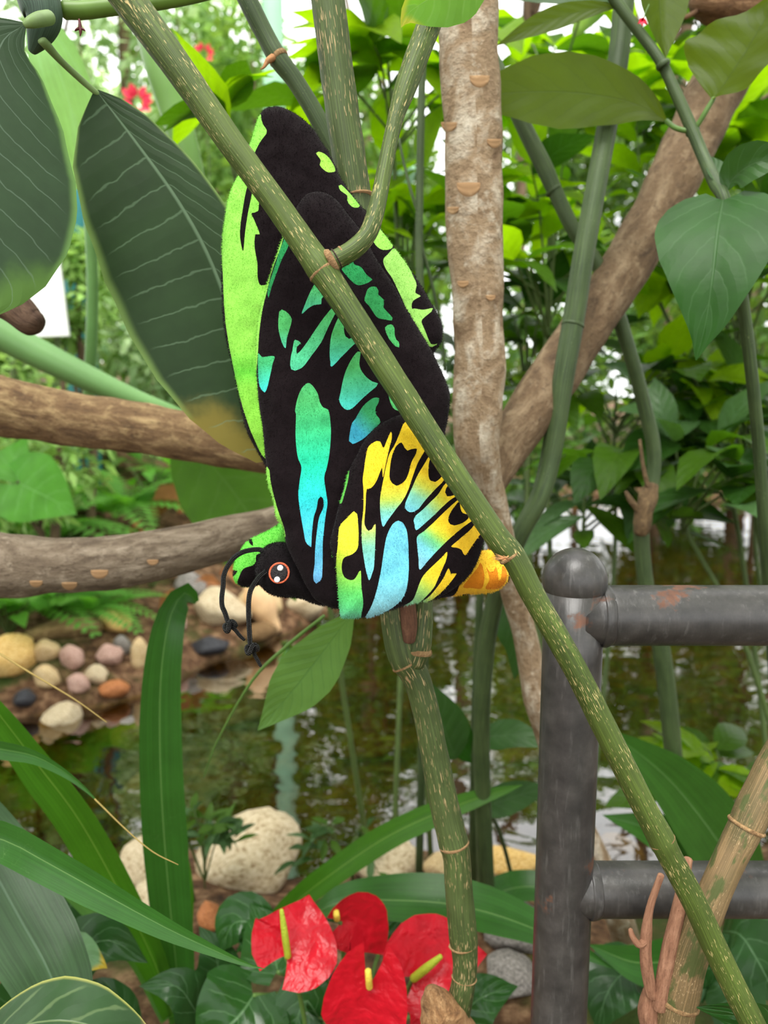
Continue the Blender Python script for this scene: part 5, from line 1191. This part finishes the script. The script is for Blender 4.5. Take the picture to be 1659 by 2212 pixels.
for i, (px, py, s, n, pale, lab) in enumerate([
    (250, 1120, 0.55, 12, 0, 'green fern arching between the two horizontal boughs'),
    (90, 1180, 0.52, 11, 0, 'green fern just above the grey bough at the frame edge'),
    (400, 1060, 0.52, 11, 0, 'green fern next to the brown dead leaves'),
    (170, 1000, 0.59, 11, 1, 'pale fern behind the heart shaped leaf'),
    (60, 1330, 0.39, 10, 0, 'low green fern under the grey bough at the frame edge'),
    (180, 1330, 0.34, 10, 0, 'low green fern under the middle of the grey bough'),
    (300, 950, 0.65, 12, 1, 'pale fern above the pale bough'),
    (460, 930, 0.65, 11, 1, 'pale fern beside the yellowing leaf tip'),
    (30, 960, 0.65, 11, 0, 'green fern above the pale bough at the frame edge'),
    (560, 1220, 0.39, 10, 0, 'small fern right behind the butterfly head'),
    (-150, 1150, .5, 10, 0, 'fern just outside the frame between the boughs'),
    (-330, 1050, .5, 10, 0, 'fern further outside the frame behind the boughs'),
    (-520, 1250, .45, 10, 0, 'fern far outside the frame by the water'),
]): fern(px, py, s, n, lab, 60 + i, pale)
herbm = [proto('leaf', 'ovate', .62, .2, .2, leaf_mat('herb_leaf', (96, 160, 66), (130, 184, 100), nv=5, trans=.4, rough=.5, vein_a=.35)),
         proto('leaf', 'heart', .8, .3, .15, MATS['herb_leaf'], lobes=.15), proto('leaf', 'lance', .36, .3, .2, mg)]
def herb(px, py, h, n, L, label, seed, pr=None, group='herbs on the far bank'):
    r = random.Random(seed); p, d = hit(px, py)
    root = empty('leafy_herb', (p.x, p.y, p.z - .01), label, 'plant', group)
    for k in range(n):
        a = r.uniform(0, 6.28); e = root.location + Vector((math.cos(a) * h * .5, math.sin(a) * h * .4, h * r.uniform(.35, 1.0)))
        tube('stalk', [(*root.location, .004), (*(root.location.lerp(e, .5) + Vector((0, 0, h * .12))), .003), (*e, .002)], tw1, root, seg=5, sub=3)
        place_leaf(r.choice(pr or herbm), root, e, Vector((math.cos(a), math.sin(a), r.uniform(-.5, .1))), Vector((r.uniform(-.3, .3), -.5, 1)), L * r.uniform(.7, 1.2))
for i, (px, py, h, n, L, lab) in enumerate([
    (320, 1090, .30, 14, .13, 'leafy herb left of the brown dead leaves'),
    (150, 1120, .28, 14, .12, 'leafy herb below the heart shaped leaf'),
    (20, 1130, .30, 12, .14, 'leafy herb at the frame edge between the boughs'),
    (230, 1010, .35, 14, .14, 'leafy herb just under the pale bough'),
    (420, 1010, .35, 12, .14, 'leafy herb under the pale bough near the broad green leaf'),
    (90, 950, .40, 14, .15, 'leafy herb behind the pale bough at the frame edge'),
    (350, 900, .45, 16, .16, 'leafy herb below the tip of the big stalk'),
    (500, 890, .45, 14, .16, 'leafy herb behind the yellowing leaf tip'),
    (110, 1330, .22, 14, .10, 'leafy herb under the grey bough above the golden stone'),
    (20, 1370, .22, 10, .10, 'leafy herb at the frame edge beside the golden stone'),
    (330, 1270, .2, 10, .10, 'leafy herb between soil and upright strap leaf tip'),
    (200, 900, .5, 16, .15, 'tall leafy herb behind the pale bough'),
    (-220, 1280, .3, 14, .13, 'leafy herb just outside the frame below the boughs'),
    (-420, 1150, .4, 14, .15, 'leafy herb further outside the frame'),
]): herb(px, py, h, n, L, lab, 90 + i)

# dead leaves on the soil
deadm = leaf_mat('dead_leaf', (176, 122, 92), (120, 80, 56), nv=7, trans=.25, rough=.7, vein_w=.08, vein_a=.5, tcol=(190, 130, 80))
for i, (px, py, w, lab) in enumerate([(330, 1125, .34, 'large curled brown dead leaf beside the grey bough'), (385, 1115, .30, 'curled brown dead leaf touching the broad green leaf'), (300, 1165, .16, 'flat brown dead leaf low behind the grey bough'),
                                      (420, 1300, .14, 'brown dead leaf between strap leaf and white stone'), (250, 1290, .14, 'brown dead leaf on the bare soil under the grey bough'), (520, 1270, .12, 'reddish dead leaf behind the antennae'), (350, 1330, .12, 'small dead leaf beside the log')]):
    p, d = hit(px, py); r = random.Random(200 + i); a = r.uniform(0, 6.28); u = Vector((math.cos(a), math.sin(a) * .5, .25))
    me = leaf_mesh('dead_leaf', [p, p + u * w * .5 + Vector((0, 0, .06)), p + u * w + Vector((0, 0, .02))], w * .6, Vector((r.uniform(-.5, .5), -1, .8)), prof='ovate', fold=.6, wave=.06, nu=6, nv=12, origin=tuple(p), curl=-.3)
    tag(new_obj('dead_leaf', me, deadm, loc=p + Vector((0, 0, .01))), lab, 'leaf', 'dead leaves on the far bank')
# forked pale driftwood under the head
p, d = hit(570, 1345)
dwm = plain_mat('peeled_wood', (236, 186, 140), .6, .15, 20, .3)
dw = empty('peeled_driftwood', tuple(p), 'peeled peach coloured forked wood on the far bank below the head', 'driftwood')
tube('wood', [(*P(548, 1262, d - .05), .05), (*P(562, 1300, d - .05), .07), (*P(578, 1335, d - .04), .05), (*P(598, 1362, d - .03), .025)], dwm, dw, seg=14, sub=6, rough=.15, rfreq=14)
tube('fork', [(*P(552, 1300, d - .06), .03), (*P(568, 1340, d - .05), .03), (*P(590, 1366, d - .04), .018)], dwm, dw, seg=12, sub=6, rough=.1, rfreq=14)

# ------------------------------------------------------------------ single larger things behind, left
stalkm = plain_mat('big_stalk_skin', (112, 156, 92), .4, .12, 12, .05)
bs = empty('big_green_stalk', P(-300, 560, 1.2), 'thick smooth green leaf stalk slanting down behind the pale bough', 'plant')
tube('stalk', pxl([(-300, 600, 1.25, 76), (-60, 690, 1.28, 72), (60, 752, 1.3, 66), (180, 812, 1.32, 56), (290, 862, 1.34, 44), (400, 905, 1.36, 30), (470, 960, 1.38, 22)]), stalkm, bs, seg=20, sub=8)
leaf('leaf', bs, [(400, 905, 1.4), (440, 980, 1.42), (510, 1070, 1.44), (580, 1180, 1.46), (640, 1300, 1.5)], 230, leaf_mat('broad_shade_leaf', (66, 106, 36), (90, 124, 60), nv=8, trans=.45, rough=.4, vein_a=.4), roll=-10, prof='ovate', fold=.2, nu=10, nv=18)
hp, hd_ = hit(40, 1130)
hh = empty('heart_leaf_herb', tuple(hp), 'light green heart shaped leaf standing on the far bank between the boughs', 'plant')
leaf('leaf', hh, [(40, 1042, 1.9), (75, 1060, 1.88), (115, 1080, 1.87), (166, 1112, 1.86)], 165, leaf_mat('heart_herb', (88, 156, 66), (140, 200, 120), nv=5, trans=.4, rough=.45, vein_a=.4), prof='heart', fold=.12, nu=10, nv=16, lobes=.3)
tube('stalk', [(*P(40, 1042, 1.9), .006), (*((P(40, 1042, 1.9) + hp) / 2), .007), (*hp, .008)], tw1, hh, seg=8, sub=4)
leaf('leaf', hh, [(40, 1042, 1.92), (30, 1000, 1.95), (40, 975, 1.98), (60, 940, 2.0)], 90, MATS['heart_herb'], prof='heart', fold=.12, nu=8, nv=12)
ps = empty('pale_green_stalk', P(395, 700, 1.6), 'pale green upright stalk behind the big dark leaf', 'plant')
tube('stalk', pxl([(322, 40, 1.2, 70), (346, 140, 1.2, 68), (374, 230, 1.22, 64), (402, 330, 1.24, 58), (430, 470, 1.28, 54), (450, 640, 1.35, 54), (440, 900, 1.6, 54)]), plain_mat('pale_stalk', (118, 160, 84), .4, .1, 10, .05), ps, seg=18, sub=8)
pb = empty('pale_banana_leaf', P(190, 900, 1.5), 'pale mint green leaf blade showing between the two big dark leaves', 'leaf')
leaf('blade', pb, [(90, 60, 1.25), (130, 160, 1.25), (165, 280, 1.27), (190, 420, 1.3)], 120, leaf_mat('pale_blade', (130, 184, 128), (160, 206, 156), nv=1, trans=.45, rough=.4, vein_a=.3, par=.3), roll=10, prof='blade', fold=.2, nu=8, nv=18)
tube('petiole', pxl([(190, 420, 1.3, 22), (200, 640, 1.38, 24), (190, 900, 1.5, 26)]), stalkm, pb, seg=10, sub=5)
mintm = plain_mat('mint_paint', (158, 208, 172), .45, .05, 10, .05)
gz = ground_z(P(590, 200, 4.6).x, P(590, 200, 4.6).y)
mp = empty('mint_post', (P(592, 200, 4.6).x, P(592, 200, 4.6).y, gz), 'pale mint green post far behind the wing tip', 'post')
q = P(592, 200, 4.6)
tube('post', [(q.x, q.y, gz - .1, .065), (q.x, q.y, 1.5, .065), (q.x, q.y, 4.5, .065)], mintm, mp, seg=20, sub=6)
tube('post_cap', [(q.x, q.y, 4.5, .08), (q.x, q.y, 4.54, .08), (q.x, q.y, 4.57, .05)], mintm, mp, seg=20, sub=3)
q = P(858, 455, 2.6)
pot = empty('mint_pot', tuple(q), 'pale mint plastic pot hanging behind the side branch', 'pot')
def lathe(name, prof_, c, mat, parent, n=28):
    V, F = [], []
    for r_, z_0 in prof_:
        for j in range(n):
            a = 2 * math.pi * j / n; V.append((c.x + r_ * math.cos(a) - parent.location.x, c.y + r_ * math.sin(a) - parent.location.y, c.z + z_0 - parent.location.z))
    for i in range(len(prof_) - 1):
        for j in range(n): F.append((i * n + j, i * n + (j + 1) % n, (i + 1) * n + (j + 1) % n, (i + 1) * n + j))
    me = bpy.data.meshes.new(name); me.from_pydata(V, [], F); me.update(); return new_obj(name, me, mat, parent)
lathe('pot_body', [(0, 0), (.045, 0), (.06, .12), (.064, .125), (.064, .14), (.056, .14), (.04, .01), (0, .01)], q, mintm, pot)
for s in (-1, 1): tube('hanger', [(q.x + s * .06, q.y, q.z + .14, .002), (q.x + s * .03, q.y, q.z + .5, .002), (q.x, q.y, q.z + 1.0, .002)], tw1, pot, seg=5, sub=3)
# white board and teal barrel
p, d = hit(110, 960)
wbm = plain_mat('white_board', (232, 232, 230), .5, .04, 6, .05)
wbd = empty('white_board', (P(95, 700, 3.4).x, P(95, 700, 3.4).y, ground_z(P(95, 700, 3.4).x, P(95, 700, 3.4).y)), 'plain white board standing behind the big dark leaves', 'board')
def slab(name, corners, th, mat, parent):
    n = (corners[1] - corners[0]).cross(corners[3] - corners[0]).normalized() * th
    V = [tuple(c - parent.location) for c in corners] + [tuple(c + n - parent.location) for c in corners]
    F = [(3, 2, 1, 0), (4, 5, 6, 7), (0, 1, 5, 4), (1, 2, 6, 5), (2, 3, 7, 6), (3, 0, 4, 7)]
    me = bpy.data.meshes.new(name); me.from_pydata(V, [], F); me.update(); return new_obj(name, me, mat, parent, smooth=False)
slab('panel', [P(-40, 735, 3.4), P(152, 728, 3.4), P(118, 440, 3.45), P(-40, 440, 3.45)], .02, wbm, wbd)
for px in (20, 120):
    a = P(px, 735, 3.42); tube('leg', [(a.x, a.y + .02, wbd.location.z, .015), (a.x, a.y + .02, a.z * .5, .015), (a.x, a.y + .02, a.z + .1, .015)], tw1, wbd, seg=8, sub=3)
tq = P(158, 440, 4.2); tz = ground_z(tq.x, tq.y)
tb = empty('teal_drum', (tq.x, tq.y, tz), 'slim dark teal drum glimpsed between the two big dark leaves', 'drum')
lathe('drum_body', [(0, 0), (.07, 0), (.08, .05), (.085, .5), (.085, tq.z + .12 - tz - .4), (.08, tq.z + .12 - tz), (.07, tq.z + .13 - tz), (0, tq.z + .13 - tz)], Vector((tq.x, tq.y, tz)), plain_mat('teal_plastic', (16, 104, 104), .4), tb)
lathe('drum_hoop', [(.086, .6), (.09, .62), (.09, .66), (.086, .68)], Vector((tq.x, tq.y, tz)), plain_mat('teal_hoop', (10, 80, 82), .4), tb)

# ------------------------------------------------------------------ distant bushes and trees
def foliage_mat(name, c1, c2, trans=.45):
    t = NT(name); ri = t.n('NewGeometry').outputs['Random Per Island']
    c = t.ramp(ri, [(0.0, c1), (0.6, c2), (1.0, tuple(min(255, x * 1.25) for x in c2))])
    sh = t.bsdf(c, .45, None, .4); tr = t.n('BsdfTranslucent', Color=t.mix(.35, c, (180, 214, 60))).outputs[0]
    MATS[name] = t.done(t.n('MixShader', _0=trans, _1=sh, _2=tr).outputs[0]); return MATS[name]
def foliage(name, parent, blobs, n, L, mat, seed, wid=.42):
    r = np.random.default_rng(seed)
    vol = np.array([b[3] * b[4] * b[5] for b in blobs]); ch = r.choice(len(blobs), n, p=vol / vol.sum())
    B = np.array(blobs)[ch]
    d = r.normal(size=(n, 3)); d /= np.linalg.norm(d, axis=1)[:, None]
    rr = r.uniform(.45, 1.0, n)[:, None] ** .6
    pos = B[:, :3] + d * rr * B[:, 3:6]
    x = r.normal(size=(n, 3)) * [1, 1, .6] + d * .6; x[:, 2] -= .35; x /= np.linalg.norm(x, axis=1)[:, None]
    up = r.normal(size=(n, 3)) * .6 + [0, -.2, 1]
    y = np.cross(up, x); y /= np.linalg.norm(y, axis=1)[:, None] + 1e-9; z = np.cross(x, y)
    s = (L * r.uniform(.6, 1.25, n))[:, None]
    a = pos; b = pos + (x * .45 + y * wid * .5 + z * .06) * s; c = pos + (x - z * .12) * s; e = pos + (x * .45 - y * wid * .5 + z * .06) * s; m = pos + x * .5 * s - z * .03 * s
    V = np.stack([a, b, c, e, m], 1).reshape(-1, 3) - np.array(parent.location)
    k = np.arange(n)[:, None] * 5
    F = np.concatenate([k + [0, 4, 1], k + [1, 4, 2], k + [0, 3, 4], k + [4, 3, 2]], 1).reshape(-1, 3)
    me = bpy.data.meshes.new(name); me.from_pydata(V.tolist(), [], F.tolist()); me.update()
    o = new_obj(name, me, mat, parent, smooth=False); o['kind'] = 'stuff'; return o
FM = [foliage_mat('far_leaves_light', (96, 140, 62), (150, 186, 104)), foliage_mat('far_leaves_mid', (62, 106, 44), (112, 152, 66)), foliage_mat('far_leaves_pale', (132, 172, 120), (184, 210, 160)), foliage_mat('far_leaves_yellow', (120, 152, 44), (178, 196, 72)), foliage_mat('far_leaves_deep', (40, 76, 36), (84, 122, 52)), foliage_mat('shaded_crown_leaves', (20, 30, 10), (44, 56, 18), .10)]  # pale leaves carry painted haze; the shaded crown leaves carry painted shade
trk = bark_mat('far_trunk_bark', (140, 118, 92), (104, 86, 66), (62, 50, 40), 4, 12, .5)
def far_plant(name, label, cat, px, d, py_top, width, n, L, mat, seed, group, trunk=False, py_bot=None, clump=False):
    r = random.Random(seed); c = P(px, 800, d); gz_ = ground_z(c.x, c.y)
    root = empty(name, (c.x, c.y, gz_), label, cat, group)
    top = P(px, py_top, d).z; bot = P(px, py_bot, d).z if py_bot else gz_ + .05
    blobs = []
    for k in range(11 if clump else 7):
        h = bot + (top - bot) * r.uniform(.15, .9)
        q = width * (r.uniform(.24, .42) if clump else r.uniform(.35, .6))
        blobs.append((c.x + r.uniform(-.6, .6) * width, c.y + r.uniform(-.4, .4) * width, h, q, q, min(q, (top - bot) * .4)))
    w = .07 if trunk else .025
    tube('trunk' if trunk else 'stem', [(c.x, c.y, gz_ - .1, w), (c.x + r.uniform(-.1, .1), c.y, (gz_ + top) / 2, w * .8), (c.x + r.uniform(-.2, .2), c.y, top - .1 * (top - bot), w * .35)], trk, root, seg=8, sub=5, rough=.1, rfreq=5)
    for k in range(5):
        b_ = blobs[k]; s0 = Vector((c.x, c.y, gz_ + (b_[2] - gz_) * .6))
        tube('branch', [(*s0, w * .5), (*(s0.lerp(Vector(b_[:3]), .5) + Vector((0, 0, .05))), w * .35), (*b_[:3], w * .2)], trk, root, seg=5, sub=3)
    foliage('foliage', root, blobs, n, L, mat, seed)
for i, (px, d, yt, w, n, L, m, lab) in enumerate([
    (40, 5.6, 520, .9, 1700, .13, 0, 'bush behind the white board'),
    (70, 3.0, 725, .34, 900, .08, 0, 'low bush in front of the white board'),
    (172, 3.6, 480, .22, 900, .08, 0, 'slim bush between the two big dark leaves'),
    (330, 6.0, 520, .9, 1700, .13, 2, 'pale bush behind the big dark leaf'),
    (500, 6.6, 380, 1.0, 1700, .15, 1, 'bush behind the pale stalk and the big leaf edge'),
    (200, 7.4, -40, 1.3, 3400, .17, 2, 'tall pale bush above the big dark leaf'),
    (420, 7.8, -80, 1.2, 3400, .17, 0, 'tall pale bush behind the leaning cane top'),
    (600, 7.0, 20, 1.1, 2600, .16, 1, 'mid green bush beside the mint post'),
    (820, 5.6, 480, .9, 1200, .14, 4, 'dark green bush behind the wings'),
    (1000, 6.2, 560, 1.0, 1400, .15, 4, 'bush hidden mostly behind the pale trunk'),
    (1180, 6.8, 520, 1.1, 1500, .16, 1, 'bush beyond the stream right of the pale trunk'),
    (1420, 6.4, 560, 1.1, 1500, .16, 4, 'yellow green bush beyond the stream under the leaning limb'),
    (1650, 6.0, 500, 1.1, 1500, .15, 4, 'bush beyond the stream at the frame edge'),
    (-120, 5.0, 500, .7, 700, .13, 1, 'bush beyond the frame edge behind the boughs'),
]): far_plant('distant_bush', lab, 'bush', px, d, yt, w, n, L, FM[m], 300 + i, 'distant bushes')
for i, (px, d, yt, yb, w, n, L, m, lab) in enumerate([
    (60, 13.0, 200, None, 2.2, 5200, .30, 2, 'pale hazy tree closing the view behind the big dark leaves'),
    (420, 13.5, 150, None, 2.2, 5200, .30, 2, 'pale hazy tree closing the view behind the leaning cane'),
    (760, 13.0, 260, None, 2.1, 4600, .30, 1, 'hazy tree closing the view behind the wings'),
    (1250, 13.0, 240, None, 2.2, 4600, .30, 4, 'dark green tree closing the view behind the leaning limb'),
    (1620, 13.0, 240, None, 2.2, 4600, .30, 4, 'dark green tree closing the view at the frame edge'),
    (130, 9.5, -500, -20, 1.8, 1550, .22, 5, 'tall pale leaved tree at the top corner behind the big leaves'),
    (480, 10.0, -700, -20, 1.9, 1550, .24, 5, 'tall tree behind the top of the leaning cane'),
    (800, 9.0, -600, -20, 1.8, 1550, .22, 5, 'tall tree far behind the upright cane'),
    (1130, 9.5, -650, -20, 1.9, 1700, .22, 5, 'tall tree far behind the pale trunk'),
    (1430, 9.0, -600, -20, 1.9, 1400, .22, 5, 'tall tree far behind the straight cane'),
    (1720, 9.0, -500, -20, 1.9, 1400, .22, 5, 'tall dark tree beyond the frame edge above the limb'),
    (-200, 8.0, -500, -20, 1.7, 1550, .22, 5, 'tall tree beyond the frame edge behind the boughs'),
    (300, 7.6, -1400, -700, 1.5, 1400, .22, 5, 'high leaf canopy tree seen in the stream reflection on the near side'),
    (1000, 7.8, -1500, -800, 1.5, 1400, .22, 5, 'high leaf canopy tree seen in the stream reflection in the middle'),
    (1600, 7.6, -1400, -700, 1.5, 1400, .22, 5, 'high leaf canopy tree seen in the stream reflection behind the rails'),
]): far_plant('distant_tree', lab, 'tree', px, d, yt, w, n, L, FM[m], 400 + i, 'distant trees', True, yb, i >= 5)
PETAL = proto('petal', 'ovate', .7, .1, .1, redf)
# red flowers far away on long stalks
for i, (px, py, d) in enumerate([(296, 222, 4.2), (440, 118, 5.0)]):
    q = P(px, py, d); g_ = ground_z(q.x, q.y)
    o = empty('red_flower', (q.x, q.y, g_), ['red flower on a tall stalk far behind the big dark leaf', 'small red flower high behind the leaning cane'][i], 'flower', 'far red flowers')
    tube('stalk', [(q.x, q.y, g_, .006), (q.x + .02, q.y, (q.z + g_) / 2, .005), (q.x, q.y, q.z, .004)], tw1, o, seg=5, sub=4)
    for k in range(9):
        a = k * 2.4; place_leaf(PETAL, o, q + Vector((math.cos(a) * .03, 0, math.sin(a) * .03)), Vector((math.cos(a), -.5, math.sin(a))), Vector((0, -1, .3)), .05 if i else .075, 'petal')
# unseen canopy added to shade the bank; it shows only in the water
def canopy(x, y, z, w, n, L, m, lab, seed):
    r = random.Random(seed); gz_ = ground_z(x, y); root = empty('added_shade_tree', (x, y, gz_), lab, 'tree', 'unseen trees added to shade the stream bank')
    bl_ = [(x + r.uniform(-.7, .7) * w, y + r.uniform(-.7, .7) * w, z + r.uniform(-.3, .5), w * r.uniform(.4, .6), w * r.uniform(.4, .6), r.uniform(.3, .5)) for _ in range(8)]
    tube('trunk', [(x, y, gz_ - .1, .09), (x + .1, y, z * .5, .07), (x, y, z, .05)], trk, root, seg=10, sub=6, rough=.1, rfreq=5)
    for b_ in bl_[:5]: tube('branch', [(x, y, z - .6, .035), (*((Vector((x, y, z - .3)) + Vector(b_[:3])) / 2), .025), (*b_[:3], .01)], trk, root, seg=6, sub=3)
    foliage('foliage', root, bl_, n, L, FM[m], seed, .5)
for i, a in enumerate([
    (-2.8, .2, 3.5, 1.9, 3200, .24, 1, 'tree shading the bank beyond the frame beside the big leaves'), (2.8, .4, 3.5, 1.9, 3200, .24, 1, 'tree shading the bank beyond the frame beside the railing'),
    (-3.4, 4.4, 4.6, 1.8, 2600, .24, 4, 'tall tree whose crown hangs high over the far bank'), (3.6, 3.9, 4.4, 1.8, 2600, .24, 4, 'tall tree whose crown hangs high over the water behind the rails'),
    (.5, -2.8, 3.6, 1.8, 2600, .24, 1, 'tree standing behind the viewer'), (-4.4, -2.4, 2.2, 1.7, 2600, .22, 1, 'low tree beside and behind the viewer on the leaf side'),
    (4.6, -2.0, 2.2, 1.7, 2600, .22, 1, 'low tree beside and behind the viewer on the railing side'), (-5.2, 1.6, 1.6, 1.5, 2400, .22, 1, 'low tree outside the frame on the leaf side'), (5.2, 2.2, 1.6, 1.5, 2400, .22, 1, 'low tree outside the frame on the railing side'),
    ]): canopy(*a, 500 + i)
